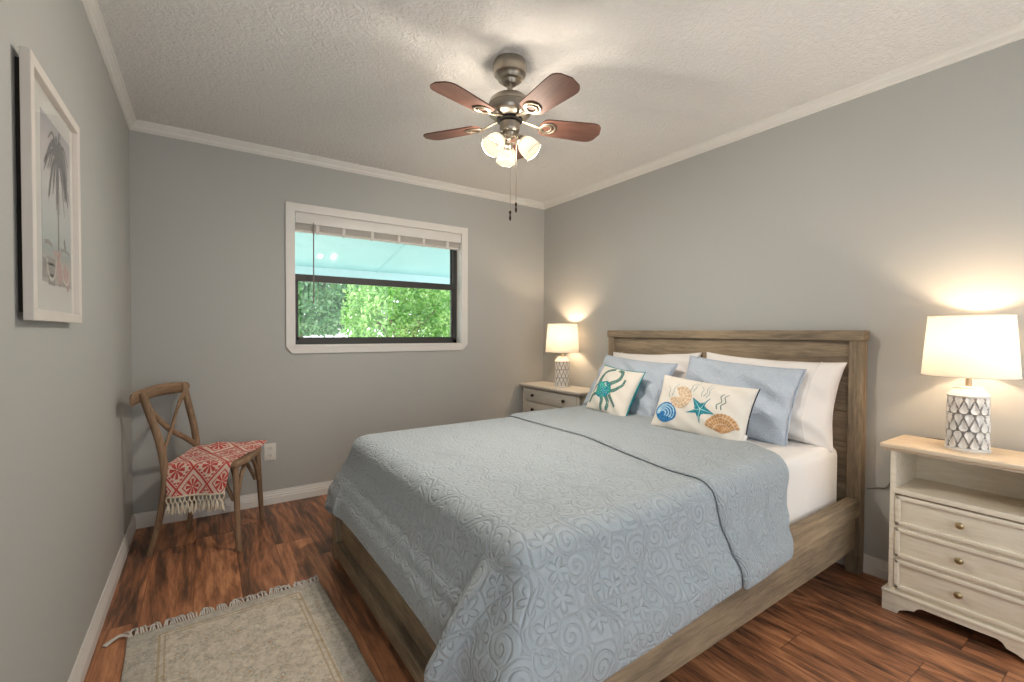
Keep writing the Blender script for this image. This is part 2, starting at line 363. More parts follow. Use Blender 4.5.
class MB:
    """collects boxes, lathes, tubes and prisms into one mesh"""
    def __init__(s): s.b = bmesh.new()
    def box(s, lo, hi, bev=0.0, mat=None, seg=2):
        lo = Vector(lo); hi = Vector(hi)
        r = bmesh.ops.create_cube(s.b, size=1.0)
        vs = r['verts']; c = (lo+hi)/2; d = hi-lo
        for v in vs: v.co = Vector((v.co.x*d.x, v.co.y*d.y, v.co.z*d.z))+c
        if bev > 0:
            es = list({e for v in vs for e in v.link_edges})
            rr = bmesh.ops.bevel(s.b, geom=es, offset=bev, segments=seg, profile=.6, affect='EDGES')
            vs = list({v for f in rr['faces'] for v in f.verts} | {v for v in vs if v.is_valid})
        if mat is not None: bmesh.ops.transform(s.b, matrix=mat, verts=vs)
        return s
    def quads(s, V, F):
        vs = [s.b.verts.new(v) for v in V]
        for f in F:
            try: s.b.faces.new([vs[i] for i in f])
            except ValueError: pass
        return s
    def lathe(s, prof, seg=40, c=(0, 0, 0), mat=None, cap=True):
        """profile of (r, z) from bottom to top"""
        V = []; F = []; n = len(prof)
        for r, z in prof:
            for k in range(seg):
                a = 2*math.pi*k/seg; V.append(Vector((r*math.cos(a), r*math.sin(a), z)))
        for i in range(n-1):
            for k in range(seg):
                k2 = (k+1) % seg; F.append((i*seg+k, i*seg+k2, (i+1)*seg+k2, (i+1)*seg+k))
        if cap: F.append(tuple(range(seg))[::-1]); F.append(tuple((n-1)*seg+k for k in range(seg)))
        M = (mat if mat is not None else Matrix.Identity(4)); C = Vector(c)
        return s.quads([(M @ v)+C for v in V], F)
    def tube(s, pts, rad, seg=10, flat=None, cap=True, upv=(0, 0, 1)):
        """sweep along points; flat=(a,b) gives an elliptic/flat section; rad may be a list"""
        P = [Vector(p) for p in pts]; n = len(P); V = []; F = []
        U = Vector(upv)
        for i, p in enumerate(P):
            t = (P[min(i+1, n-1)]-P[max(i-1, 0)]).normalized()
            a = U-t*U.dot(t)
            if a.length < 1e-4: a = Vector((1, 0, 0))-t*t.x
            a.normalize(); b = t.cross(a)
            r = rad[i] if isinstance(rad, (list, tuple)) else rad
            ra, rb = (r, r) if flat is None else (r*flat[0], r*flat[1])
            for k in range(seg):
                th = 2*math.pi*(k+.5)/seg
                V.append(p+a*(ra*math.cos(th))+b*(rb*math.sin(th)))
        for i in range(n-1):
            for k in range(seg):
                k2 = (k+1) % seg; F.append((i*seg+k, i*seg+k2, (i+1)*seg+k2, (i+1)*seg+k))
        if cap: F.append(tuple(range(seg))[::-1]); F.append(tuple((n-1)*seg+k for k in range(seg)))
        return s.quads(V, F)
    def prism(s, poly, axis, a, b):
        """extrude a 2D polygon along an axis from a to b; poly in the two other axes (cyclic order)"""
        def P(q, h):
            v = [0, 0, 0]; v[axis] = h; v[(axis+1) % 3] = q[0]; v[(axis+2) % 3] = q[1]; return tuple(v)
        n = len(poly); V = [P(q, a) for q in poly]+[P(q, b) for q in poly]
        F = [(i, (i+1) % n, n+(i+1) % n, n+i) for i in range(n)]+[tuple(range(n))[::-1], tuple(range(n, 2*n))]
        return s.quads(V, F)
    def build(s, name, mat, parent=None, smooth=None, sub=0):
        bmesh.ops.recalc_face_normals(s.b, faces=s.b.faces)
        me = bpy.data.meshes.new(name); s.b.to_mesh(me); s.b.free()
        me.materials.append(mat)
        if smooth is not None:
            for p in me.polygons: p.use_smooth = True
            try: me.set_sharp_from_angle(angle=math.radians(smooth))
            except Exception: pass
        o = bpy.data.objects.new(name, me); COL.objects.link(o)
        if parent: o.parent = parent
        if sub:
            md = o.modifiers.new('sub', 'SUBSURF'); md.levels = sub; md.render_levels = sub
        return o
def struct(o):
    o['kind'] = 'structure'; return o
def spline(P, n):
    """Catmull-Rom through points"""
    P = [Vector(p) for p in P]; Q = [P[0]*2-P[1]]+P+[P[-1]*2-P[-2]]; out = []
    for i in range(1, len(Q)-2):
        for k in range(n):
            t = k/n; a, b, c, d = Q[i-1], Q[i], Q[i+1], Q[i+2]
            out.append(.5*((2*b)+(c-a)*t+(2*a-5*b+4*c-d)*t*t+(3*b-a-3*c+d)*t**3))
    out.append(P[-1]); return out

# ------------------------------------------------------------------ the room
T = .14
struct(MB().box((LX-T, FY-T, -.1), (RX+T, BY+T, 0)).build('floor', M_FLOOR))
struct(MB().box((LX-T, FY-T, HZ), (RX+T, BY+T, HZ+.12)).build('ceiling', M_CEIL))
struct(MB().box((LX-T, FY-T, 0), (LX, BY+T, HZ)).build('wall_left', M_WALL))
struct(MB().box((RX, FY-T, 0), (RX+T, BY+T, HZ)).build('wall_right', M_WALL))
WX0, WX1, WZ0, WZ1 = .528, 1.842, 1.092, 2.035
struct(MB().box((LX, BY, 0), (WX0, BY+T, HZ)).box((WX1, BY, 0), (RX, BY+T, HZ))
       .box((WX0, BY, 0), (WX1, BY+T, WZ0)).box((WX0, BY, WZ1), (WX1, BY+T, HZ)).build('wall_back', M_WALL))
# front wall, behind the camera: a doorway on the left and a wide window added for daylight
DX0, DX1, DH = -.30, .50, 2.03
FX0, FX1, FZ0, FZ1 = 1.20, 2.66, .30, 2.10
struct(MB().box((LX, FY-T, 0), (DX0, FY, HZ)).box((DX0, FY-T, DH), (DX1, FY, HZ)).box((DX1, FY-T, 0), (FX0, FY, HZ))
       .box((FX0, FY-T, 0), (FX1, FY, FZ0)).box((FX0, FY-T, FZ1), (FX1, FY, HZ)).box((FX1, FY-T, 0), (RX, FY, HZ)).build('wall_front', M_WALL))
def crown(name, axis, a, b, wallpos, sgn):
    # profile in (distance from the wall, height); cove with two beads
    pr = [(0, HZ-.057), (.006, HZ-.057), (.008, HZ-.050), (.013, HZ-.047), (.018, HZ-.030), (.027, HZ-.018), (.029, HZ-.013), (.034, HZ-.010), (.036, HZ), (0, HZ)]
    mb = MB()
    if axis == 1: mb.prism([(z, wallpos+sgn*d) for d, z in pr], 1, a, b)
    else: mb.prism([(wallpos+sgn*d, z) for d, z in pr], 0, a, b)
    return struct(mb.build(name, M_CROWN))
crown('trim_1', 1, FY, BY, LX, 1); crown('trim_2', 0, LX, RX, BY, -1); crown('trim_3', 1, FY, BY, RX, -1)
def base(name, axis, a, b, wallpos, sgn):
    pr = [(0, 0), (.015, 0), (.015, .045), (.012, .052), (.0125, .060), (.009, .068), (.009, .074), (.006, .083), (.006, .0905), (0, .0905)]
    mb = MB()
    if axis == 1: mb.prism([(z, wallpos+sgn*d) for d, z in pr], 1, a, b)
    else: mb.prism([(wallpos+sgn*d, z) for d, z in pr], 0, a, b)
    return struct(mb.build(name, M_TRIM))
base('baseboard_left', 1, FY, BY, LX, 1); base('baseboard_back', 0, LX, RX, BY, -1); base('baseboard_right', 1, FY, BY, RX, -1)
struct(MB().box((DX1, FY, 0), (DX1+.06, FY+.015, DH+.06)).box((DX0-.06, FY, DH), (DX1, FY+.015, DH+.06)).build('trim_4', M_TRIM))
# the door, swung open along the left wall; only its dark knob reaches the edge of the frame
dr = struct(thing('door_1', (-.298, -.335, 0), math.radians(80.62)))
MB().box((0, -.018, .01), (.79, .018, 2.02), .003).build('door_panel', M_TRIM, dr)
kb = MB()
for sg in (-1, 1):
    R90 = Matrix.Rotation(sg*-math.pi/2, 4, 'X')
    kb.lathe([(.03, .018), (.03, .024), (.012, .026), (.011, .042), (.022, .048), (.027, .058), (.024, .068), (.012, .073)], 24, (.735, 0, 1.045), R90)
kb.build('door_knob', M_IRON, dr, 40)

# window_1
wn = struct(thing('window_1', ((WX0+WX1)/2, BY, WZ0)))
wn.location = (0, 0, 0)
CX0, CX1, CZ1, CZ0 = .470, 1.899, 2.093, 1.082
mb = MB()
mb.box((CX0, BY-.016, CZ0), (WX0, BY, CZ1), .003).box((WX1, BY-.016, CZ0), (CX1, BY, CZ1), .003)
mb.box((CX0+.001, BY-.0165, WZ1), (CX1-.001, BY, CZ1-.0005), .003)
mb.build('casing', M_TRIM, wn)
mb = MB().box((WX0-.004, BY-.018, CZ0), (WX1+.004, BY+.001, WZ0), .003)
mb.prism([(CX0+.004, CZ0), (CX0+.045, CZ0-.044), (CX1-.045, CZ0-.044), (CX1-.004, CZ0)], 1, BY-.030, BY) if False else None
V = [(CX0+.002, BY-.016, CZ0), (CX1-.002, BY-.016, CZ0), (CX1-.046, BY-.013, CZ0-.045), (CX0+.040, BY-.013, CZ0-.045)]
V += [(v[0], BY, v[2]) for v in V]
mb.quads(V, [(0, 1, 2, 3), (7, 6, 5, 4), (0, 4, 5, 1), (1, 5, 6, 2), (2, 6, 7, 3), (3, 7, 4, 0)])
mb.build('sill_trim', M_TRIM, wn)
FYW = BY+.075                                             # front of the black aluminium frame
mb = MB()
mb.box((WX0-.001, BY, WZ0-.001), (WX0+.004, BY+T, WZ1)).box((WX1-.004, BY, WZ0), (WX1+.001, BY+T, WZ1))
mb.box((WX0, BY, WZ1-.004), (WX1, BY+T, WZ1+.001)).box((WX0, BY, WZ0-.001), (WX1, BY+T, WZ0+.006))
mb.build('jamb_liner', M_TRIM, wn)
mb = MB()
x0, x1, z0, z1 = WX0+.004, WX1-.004, WZ0+.006, WZ1-.004
mb.box((x0, FYW+.02, z0), (x0+.008, FYW+.05, z1)).box((x1-.036, FYW, z0), (x1, FYW+.05, z1))
mb.box((x0, FYW, z0), (x1, FYW+.05, z0+.030)).box((x0, FYW, z1-.03), (x1, FYW+.05, z1))
mb.build('outer_frame', M_BLACK, wn)
MRZ0, MRZ1 = 1.557, 1.607
mb = MB().box((x0+.004, FYW-.006, MRZ0), (x1-.034, FYW+.03, MRZ1), .002).box((x0+.006, FYW+.004, z0+.03), (x0+.032, FYW+.026, MRZ0)).box((x1-.05, FYW+.004, z0+.03), (x1-.034, FYW+.026, MRZ0)).box((x0+.02, FYW+.004, z0+.028), (x1-.034, FYW+.026, z0+.052))
sash = mb.build('lower_sash', M_BLACK, wn)
MB().box((x0+.028, FYW+.012, z0+.045), (x1-.045, FYW+.016, MRZ0+.005)).build('pane', M_GLASS, sash)
us = MB().box((x0+.004, FYW+.034, MRZ0), (x0+.010, FYW+.048, z1-.02)).box((x1-.044, FYW+.03, MRZ0), (x1-.034, FYW+.048, z1-.02)).build('upper_sash', M_BLACK, wn)
MB().box((x0+.008, FYW+.038, MRZ0+.02), (x1-.04, FYW+.042, z1-.02)).build('pane', M_GLASS, us)
# unseen window added behind the camera to let fill daylight in
w2 = struct(thing('added_fill_window', (0, 0, 0)))
MB().box((FX0-.06, FY, 0), (FX0, FY+.016, FZ1+.06)).box((FX1, FY, 0), (FX1+.06, FY+.016, FZ1+.06)).box((FX0, FY, FZ1), (FX1, FY+.016, FZ1+.06)).box((FX0, FY, 0), (FX1, FY+.016, FZ0)).build('casing', M_TRIM, w2)
MB().box((FX0, FY-.11, FZ0), (FX0+.04, FY-.06, FZ1)).box((FX1-.04, FY-.11, FZ0), (FX1, FY-.06, FZ1)).box((FX0, FY-.11, FZ1-.04), (FX1, FY-.06, FZ1)).box((FX0, FY-.11, FZ0), (FX1, FY-.06, FZ0+.04)).box(((FX0+FX1)/2-.02, FY-.11, FZ0), ((FX0+FX1)/2+.02, FY-.06, FZ1)).build('frame', M_BLACK, w2)

# raised blind in the window
bl = thing('window_blind', ((WX0+WX1)/2, BY+.03, 1.97), 0, 'white slatted blind drawn up under the top of the black framed window', 'blind')
hw = (WX1-WX0)/2-.006
MB().box((-hw, -.034, -.012), (hw, -.026, .060), .003).box((-hw, -.026, .03), (hw, .02, .06)).build('valance', M_TRIM, bl, 40)
mb = MB()
zz = -.008
for k in range(13):
    off = .0015*math.sin(k*2.3)
    mb.box((-hw+.002, -.020+off, zz-.0028), (hw-.004, .022+off, zz-.0003), .0008, seg=1); zz -= .0036
mb.build('slat_stack', M_BLIND, bl)
MB().box((-hw+.002, -.021, zz-.013), (hw-.012, .022, zz), .002).build('bottom_rail', M_BLIND, bl)
for k in range(6):
    xx = -hw+.12+k*(2*hw-.24)/5
    if k == 0: xx += .03
    mb = MB().box((xx-.011, -.0235, zz-.014), (xx+.011, -.021, -.006)).lathe([(.001, zz-.021), (.004, zz-.019), (.004, zz-.013)], 10, (xx, 0, 0))
    mb.build('ladder_tape', M_BLIND, bl)
MB().tube([(-hw+.118, -.040, .0), (-hw+.118, -.041, -.03), (-hw+.117, -.041, -.575)], [.003, .0045, .0045], 8).build('wand', plain('grey_wand', lin(120, 116, 110), .4), bl, 40)

# outlet
ol = thing('wall_outlet', (.3685, BY, .303), 0, 'white duplex outlet on the grey back wall just right of the chair', 'outlet')
MB().box((-.036, -.006, 0), (.036, 0, .117), .003).build('cover_plate', M_PLATE, ol, 40)
for k in (.034, .083):
    r = MB().lathe([(.0165, -.001), (.0165, .0015), (.0155, .0025)], 24, (0, -.006, k), Matrix.Rotation(math.pi/2, 4, 'X')).build('receptacle', M_PLATE, ol, 40)
    MB().box((-.0075, -.0092, k), (-.0050, -.0080, k+.008)).box((.0050, -.0092, k), (.0075, -.0080, k+.008)).box((-.002, -.0092, k-.009), (.002, -.0080, k-.005)).build('slot', M_IRON, r)

# ------------------------------------------------------------------ bed
TH = math.radians(1.0); PV = Vector((2.70, .905, 0))
def bed_pt(p):
    p = Vector(p)-PV; return PV+Matrix.Rotation(TH, 3, 'Z') @ p
class BB(MB):
    def box(s, lo, hi, bev=0.0, **k): return super().box(Vector(lo)-PV, Vector(hi)-PV, bev, **k)
bed = thing('queen_bed', PV, TH, 'wooden queen bed frame of weathered planks with a tall headboard', 'bed')
Y0, Y1, XF, XH = .905, 2.583, .585, 2.735
for y in ((Y0, Y0+.062), (Y1-.062, Y1)):
    BB().box((2.675, y[0], 0), (XH, y[1], 1.157), .004).build('headboard_post', MW[2], bed)
BB().box((2.668, Y0-.006, 1.157), (XH+.003, Y1+.006, 1.21), .006).build('headboard_top_rail', MW[1], bed)
hp = BB()
zz = .26
for k in range(5):
    h_ = (1.157-.26)/5
    hp.box((2.694, Y0+.060, zz+.001), (2.722, Y1-.060, zz+h_-.001), .002, seg=1); zz += h_
hp.build('headboard_panel', MW[1], bed)
for s in (0, 1):
    ya = lambda a, b: ((Y0+a, Y0+b) if s == 0 else (Y1-b, Y1-a))
    y = ya(0, .056); BB().box((XF+.02, y[0], .292), (2.6745, y[1], .375), .004).build('side_ledge', MW[0], bed)
    y = ya(.012, .040); BB().box((XF+.03, y[0], .130), (2.655, y[1], .2915), .003).build('side_rail', MW[0], bed)
for y in ((Y0, Y0+.066), (Y1-.066, Y1)):
    BB().box((XF, y[0], 0), (XF+.066, y[1], .300), .003).build('footboard_post', MW[2], bed)
BB().box((XF-.003, Y0-.002, .300), (XF+.068, Y1+.002, .377), .004).build('footboard_top_rail', MW[1], bed)
BB().box((XF+.034, Y0+.072, .07), (XF+.055, Y1-.072, .301), .002).build('footboard_panel', MW[1], bed)
BB().box((XF+.001, Y0+.064, .022), (XF+.052, Y1-.064, .092), .003).build('footboard_bottom_rail', MW[1], bed)
sb = BB()
for k in range(12):
    x = XF+.12+k*.168; sb.box((x, Y0+.03, .268), (x+.10, Y1-.03, .288))
sb.build('slat_base', MW[1], bed)

MX0, MX1, MY0, MY1, MZ0, MZ1 = .665, 2.655, .985, 2.505, .289, .632
mt = MB().box(Vector((MX0, MY0, MZ0))-PV, Vector((MX1, MY1, MZ1))-PV, .06, seg=6).build('mattress', M_SHEET, None, 60)
mt.location = PV; mt.rotation_euler = (0, 0, TH)
tag(mt, 'thick mattress in a white fitted sheet lying in the wooden bed frame', 'mattress')

# ---- cloth: a small position-based solver (numpy)
def sdbox(p, c, h, r):
    q = np.abs(p-c)-h
    qo = np.maximum(q, 0); d = np.linalg.norm(qo, axis=1)
    ins = np.minimum(q.max(1), 0)
    sd = d+ins-r
    g = np.zeros_like(p); sg = np.sign(p-c); sg[sg == 0] = 1
    out = d > 1e-9
    g[out] = (qo[out]/d[out, None])*sg[out]
    ii = np.where(~out)[0]
    if len(ii):
        k = q[ii].argmax(1); g[ii, k] = sg[ii, k]
    return sd, g
def cloth(P, boxes, steps=170, iters=14, dt=.016, fric=.5, pin=None, bend=.25, zmin=.004, damp=.985, acc=None):
    n, m, _ = P.shape; X = P.reshape(-1, 3).astype(float).copy(); V = np.zeros_like(X)
    I = np.arange(n*m).reshape(n, m)
    cons = []
    def add(a, b, st):
        a = a.ravel(); b = b.ravel()
        cons.append((a, b, np.linalg.norm(X[a]-X[b], axis=1), st))
    for o in (0, 1):
        add(I[o:-1:2, :], I[o+1::2, :], 1.0); add(I[:, o:-1:2], I[:, o+1::2], 1.0)
        for q in (0, 1):
            pass
        add(I[o:-1:2, :-1], I[o+1::2, 1:], .35) if False else None
    for o in (0, 1):
        for q in (0, 1):
            A = I[o:-1:2, q:-1:2]; B = I[o+1::2, q+1::2]
            k0 = min(A.shape[0], B.shape[0]); k1 = min(A.shape[1], B.shape[1]); add(A[:k0, :k1], B[:k0, :k1], .3)
            A = I[o+1::2, q:-1:2]; B = I[o:-1:2, q+1::2]
            k0 = min(A.shape[0], B.shape[0]); k1 = min(A.shape[1], B.shape[1]); add(A[:k0, :k1], B[:k0, :k1], .3)
    for o in range(4):
        for ax in (0, 1):
            J = I if ax == 0 else I.T
            A = J[o:-2:4, :] if o < J.shape[0]-2 else J[:0]; B = J[o+2::4, :]
            k0 = min(len(A), len(B)); add(A[:k0], B[:k0], bend)
    for s in range(steps):
        V[:, 2] -= 9.8*dt
        if acc is not None: V += acc.reshape(-1, 3)*dt*(1.0 if s < .75*steps else .5)
        V *= damp
        Y = X+V*dt
        for it in range(iters):
            for a, b, L, st in cons:
                d = Y[b]-Y[a]; l = np.linalg.norm(d, axis=1)+1e-12
                c = (.5*st*(l-L)/l)[:, None]*d
                Y[a] += c; Y[b] -= c
            if it % 3 == 2 or it == iters-1:
                for c, h, r in boxes:
                    sd, g = sdbox(Y, np.array(c), np.array(h), r)
                    k = sd < 0
                    if k.any():
                        Y[k] -= sd[k, None]*g[k]
                        mv = Y[k]-X[k]; tn = mv-(mv*g[k]).sum(1)[:, None]*g[k]
                        Y[k] -= fric*tn
                lo = Y[:, 2] < zmin; Y[lo, 2] = zmin
            if pin is not None: Y[pin] = X[pin]
        V = (Y-X)/dt; X = Y
    return X.reshape(n, m, 3)
def bx(lo, hi, r): 
    lo = np.array(lo, float); hi = np.array(hi, float); return ((lo+hi)/2, (hi-lo)/2-r, r)
def grid_obj(name, G, uv, mat, thick, parent=None, sub=1, off=1):
    n, m, _ = G.shape; F = [(i*m+j, i*m+j+1, (i+1)*m+j+1, (i+1)*m+j) for i in range(n-1) for j in range(m-1)]
    o = mobj(name, G.reshape(-1, 3), F, mat, parent, True, uv.reshape(-1, 2))
    if thick:
        so = o.modifiers.new('thick', 'SOLIDIFY'); so.thickness = thick; so.offset = off
    if sub:
        sd = o.modifiers.new('sub', 'SUBSURF'); sd.levels = sub; sd.render_levels = sub
    return o
def smooth_grid(G, k):
    for _ in range(k):
        H = G.copy()
        H[1:-1, 1:-1] = .5*G[1:-1, 1:-1]+.125*(G[:-2, 1:-1]+G[2:, 1:-1]+G[1:-1, :-2]+G[1:-1, 2:])
        G = H
    return G

# flat sheet over the mattress, its edge showing beside the pillows
prof = []
SR = .064
for a in np.linspace(0, 1, 8): prof.append((MY0-.004, .385+a*(MZ1+.004-SR-.385)))
for a in np.linspace(0, math.pi/2, 8)[1:]: prof.append((MY0-.004+SR*(1-math.cos(a)), MZ1+.004-SR+SR*math.sin(a)))
half = len(prof)
full = prof+[(MY0+.2+k*(MY1-MY0-.4)/12, MZ1+.004) for k in range(13)]+[(MY0+MY1-y, z) for y, z in prof[::-1]]
xs = np.linspace(1.2, 1.0, 2)
G = np.zeros((24, len(full), 3)); UVg = np.zeros((24, len(full), 2))
for i in range(24):
    for j, (y, z) in enumerate(full):
        # the edge runs forward on the side, back on the top
        xe = 2.30 if z > MZ1-.03 else 2.18
        if y < 1.3: xe = 2.06+.22*min(1, max(0, (y-MY0)/.3)) if z > MZ1-.01 else 2.06
        else: xe = 2.28
        G[i, j] = (1.1+(xe-1.1)*i/23, y, z+.0015*math.sin(9*y+i*.4)); UVg[i, j] = (i*.05, j*.05)
fs = grid_obj('flat_sheet', G-np.array(PV), UVg, M_SHEET, .003, None, 1, -1)
fs.location = PV; fs.rotation_euler = (0, 0, TH)
tag(fs, 'white flat sheet over the mattress, its edge showing between quilt and pillows', 'sheet')

# the quilt
SP = .0262
ys = np.linspace(2.505+.20, .985-.325, 79); ny = len(ys)
nx = 86
def edge_x(y):                                            # where the folded head edge of the quilt runs
    e = 2.325
    if y < 1.45: e -= .50*min(1, (1.45-y)/.80)**1.2
    return e
XQ0 = .625-.262
G0 = np.zeros((nx, ny, 3)); UVq = np.zeros((nx, ny, 2))
for j, y in enumerate(ys):
    e = edge_x(y); f_ = j/(ny-1)
    for i in range(nx):
        xf = XQ0+.075*min(1, max(0, (y-2.25)/.35))**1.5-.02*max(0, (1.2-y)/.5)
        x = xf+(e-xf)*i/(nx-1)
        low = .985-.268-.078*min(1, max(0, (1.75-x)/1.35))
        yy = ys[0]+(low-ys[0])*f_
        G0[i, j] = (x, yy, .70+.002*math.sin(5*y)+.002*math.cos(4*x)); UVq[i, j] = (x, yy)
AC = np.zeros((nx, ny, 3))
cmask = (G0[:, :, 0] < MX0+.02) & (G0[:, :, 1] < MY0+.06)
AC[cmask] = (-3.0, 7.0, 0)
boxes = [bx((MX0-.006, MY0-.008, .2), (MX1, MY1+.008, MZ1+.010), .062),
         bx((XF-.016, Y0-.015, .0), (XF+.12, Y1+.015, .388), .022), bx((.655, .955, .2), (1.0, 2.535, .578), .04), bx((.622, .93, .2), (1.0, 2.55, .508), .04), bx((.593, .91, .2), (1.0, 2.57, .444), .03), bx((.7, .966, .2), (2.0, 2.0, .555), .04), bx((.7, .930, .2), (2.0, 2.0, .470), .04), bx((XF-.016, Y0-.015, .0), (2.67, Y0+.06, .388), .022), bx((XF-.016, Y1-.06, .0), (2.67, Y1+.015, .388), .022)]
GQ = cloth(G0, boxes, steps=170, iters=12, acc=AC)
GQ = smooth_grid(GQ, 2)
for _ in range(4):                                        # even out the hem lines
    for H in (GQ[0], GQ[-1], GQ[:, 0], GQ[:, -1]): H[1:-1] = .5*H[1:-1]+.25*(H[:-2]+H[2:])
GQ = GQ.reshape(-1, 3)
for c, h, r in boxes:
    sd, g = sdbox(GQ, np.array(c), np.array(h), r+.007); k = sd < 0; GQ[k] -= sd[k, None]*g[k]
GQ = GQ.reshape(nx, ny, 3)
QUILT = thing('quilt', PV, TH, 'blue grey quilted bedspread draped over the bed with its head end folded back', 'quilt')
grid_obj('quilt_body', GQ-np.array(PV), UVq, M_QUILT, .007, QUILT, 1, 0)
# folded-back cuff: the top third of the same cloth lying doubled on itself
def normals(G):
    du = np.zeros_like(G); dv = np.zeros_like(G)
    du[1:-1] = G[2:]-G[:-2]; du[0] = G[1]-G[0]; du[-1] = G[-1]-G[-2]
    dv[:, 1:-1] = G[:, 2:]-G[:, :-2]; dv[:, 0] = G[:, 1]-G[:, 0]; dv[:, -1] = G[:, -1]-G[:, -2]
    n = np.cross(du, dv); n /= np.linalg.norm(n, axis=2)[:, :, None]+1e-12
    if n[nx//2 if n.shape[0] > nx//2 else 0, n.shape[1]//2, 2] < 0: n = -n
    return n
NQ = normals(GQ)
def sample(i, j, off):
    i0 = int(min(max(math.floor(i), 0), nx-2)); f = i-i0
    return GQ[i0, j]*(1-f)+GQ[i0+1, j]*f+off*(NQ[i0, j]*(1-f)+NQ[i0+1, j]*f)
def hem_x(y): return 1.655-.13*min(1, max(0, (1.75-y)/.6))
KC = 34
GC = np.zeros((KC, ny, 3)); UVc = np.zeros((KC, ny, 2))
for j, y in enumerate(ys):
    e = edge_x(y); h_ = hem_x(y)
    ih = (h_-XQ0)/(e-XQ0)*(nx-1)
    for k in range(KC):
        if k < 5:                                         # the roll of the fold at the head edge
            a = math.pi*k/5; rr = .010
            p = sample(nx-1, j, rr*(1-math.cos(a))); q = sample(nx-2, j, 0)
            d = sample(nx-1, j, 0)-q; d /= np.linalg.norm(d)
            GC[k, j] = p+d*rr*math.sin(a)
        else:
            f = (k-5)/(KC-6); i = (nx-1)+(ih-(nx-1))*f
            o_ = .020-.004*f+.002*math.sin(7*y+3*f)
            if k == KC-1: o_ = .008
            GC[k, j] = sample(i, j, o_)
        UVc[k, j] = (3.0+k*.024, y+.37)
grid_obj('folded_cuff', GC-np.array(PV), UVc, M_QUILT, .007, QUILT, 1, 0)

# ------------------------------------------------------------------ pillows
def pillow_fn(W_, H_, T_, pinch=.055, seed=0, wr=.006, ears=.3, sag=0.0):
    rs = random.Random(seed); ph = [(rs.uniform(2, 7), rs.uniform(2, 7), rs.uniform(0, 6), rs.uniform(.4, 1)) for _ in range(6)]
    def f(u, v, side, extra=0.0):
        cu = 1-pinch*(1-abs(v)**2.2)*1.0; cv = 1-pinch*1.1*(1-abs(u)**2.2)
        x = u*W_/2*cu; z = v*H_/2*cv
        eu = max(0.0, 1-u*u); ev = max(0.0, 1-v*v)
        t = T_/2*(eu**.42)*(ev**.42)*(1-.10*v)
        w = sum(a*math.sin(p*u*2+q*v*2+r) for p, q, r, a in ph)*wr*(eu*ev)**.3
        # creases running in from the corners
        cr = wr*.9*math.sin(9*(u-v*side*.3)+2*u*v)*abs(u*v)*(eu*ev)**.25
        y = -(t+w+cr)*side - extra*side
        z -= sag*abs(u)**2*H_
        return Vector((x, y, z+H_/2))
    return f
def pillow_mesh(name, f, mat, parent, n=30, mm=24, back=None):
    V = []; F = []; idx = {}; UV = []
    sm = lambda k, N: math.sin((2*k/N-1)*math.pi/2)*.55+(2*k/N-1)*.45
    for side in (1, -1):
        for i in range(n+1):
            for j in range(mm+1):
                if side == -1 and (i in (0, n) or j in (0, mm)): idx[(side, i, j)] = idx[(1, i, j)]; continue
                u, v = sm(i, n), sm(j, mm); idx[(side, i, j)] = len(V); V.append(f(u, v, side)); p = V[-1]; UV.append((p.x+(.9 if side < 0 else 0), p.z))
    mi = []
    for side in (1, -1):
        for i in range(n):
            for j in range(mm):
                q = (idx[(side, i, j)], idx[(side, i+1, j)], idx[(side, i+1, j+1)], idx[(side, i, j+1)])
                F.append(q if side == 1 else q[::-1]); mi.append(0 if side == 1 or back is None else 1)
    o = mobj(name, V, F, [mat]+([back] if back else []), parent, True, UV)
    if back:
        for p, k in zip(o.data.polygons, mi): p.material_index = k
    sd = o.modifiers.new('sub', 'SUBSURF'); sd.levels = 1; sd.render_levels = 1
    return o
def place_pillow(name, base_pt, lean, yaw, roll, label, group=None):
    """base point under the pillow's lower edge; local x runs to the right as seen from the foot"""
    o = thing(name, (0, 0, 0), 0, label, 'pillow', group)
    r = Matrix.Rotation(TH, 4, 'Z') @ Matrix.Rotation(yaw, 4, 'Z') @ Matrix.Rotation(-math.pi/2, 4, 'Z') @ Matrix.Rotation(-lean, 4, 'X') @ Matrix.Rotation(roll, 4, 'Y')
    o.matrix_world = Matrix.Translation(bed_pt(base_pt)) @ r
    return o
def edge_loop(f, n=40):
    pts = []
    for k in range(n): pts.append((-1+2*k/n, -1))
    for k in range(n): pts.append((1, -1+2*k/n))
    for k in range(n): pts.append((1-2*k/n, 1))
    for k in range(n): pts.append((-1, 1-2*k/n))
    return [f(u, v, 1) for u, v in pts]+[f(-1, -1, 1)]
D = math.radians
# white sleeping pillows
for nm, bp, lean, yaw, roll, sd, lab in (
        ('bed_pillow', (2.545, 2.135, MZ1-.012), D(17), D(0), D(-2), 3, 'plump white bed pillow against the headboard behind the crab cushion'),
        ('bed_pillow', (2.545, 1.355, MZ1-.012), D(14), D(2), D(2), 5, 'plump white bed pillow against the headboard at the right end of the bed')):
    o = place_pillow(nm, bp, lean, yaw, roll, lab, 'white bed pillows')
    f = pillow_fn(.765, .46, .20, .085, sd, .010)
    pillow_mesh('pillow_case', f, M_PILLOW, o)
    s = -1 if sd == 3 else 1
    hem = MB()
    for side in (1, -1):
        P = [f(s*.70+.012*math.sin(3*v), v, side, .0012) for v in np.linspace(-.99, .99, 34)]
        hem.tube(P, .0022, 6, upv=(0, 1, 0))
    hem.build('hem_seam', M_PILLOW, o, 60)
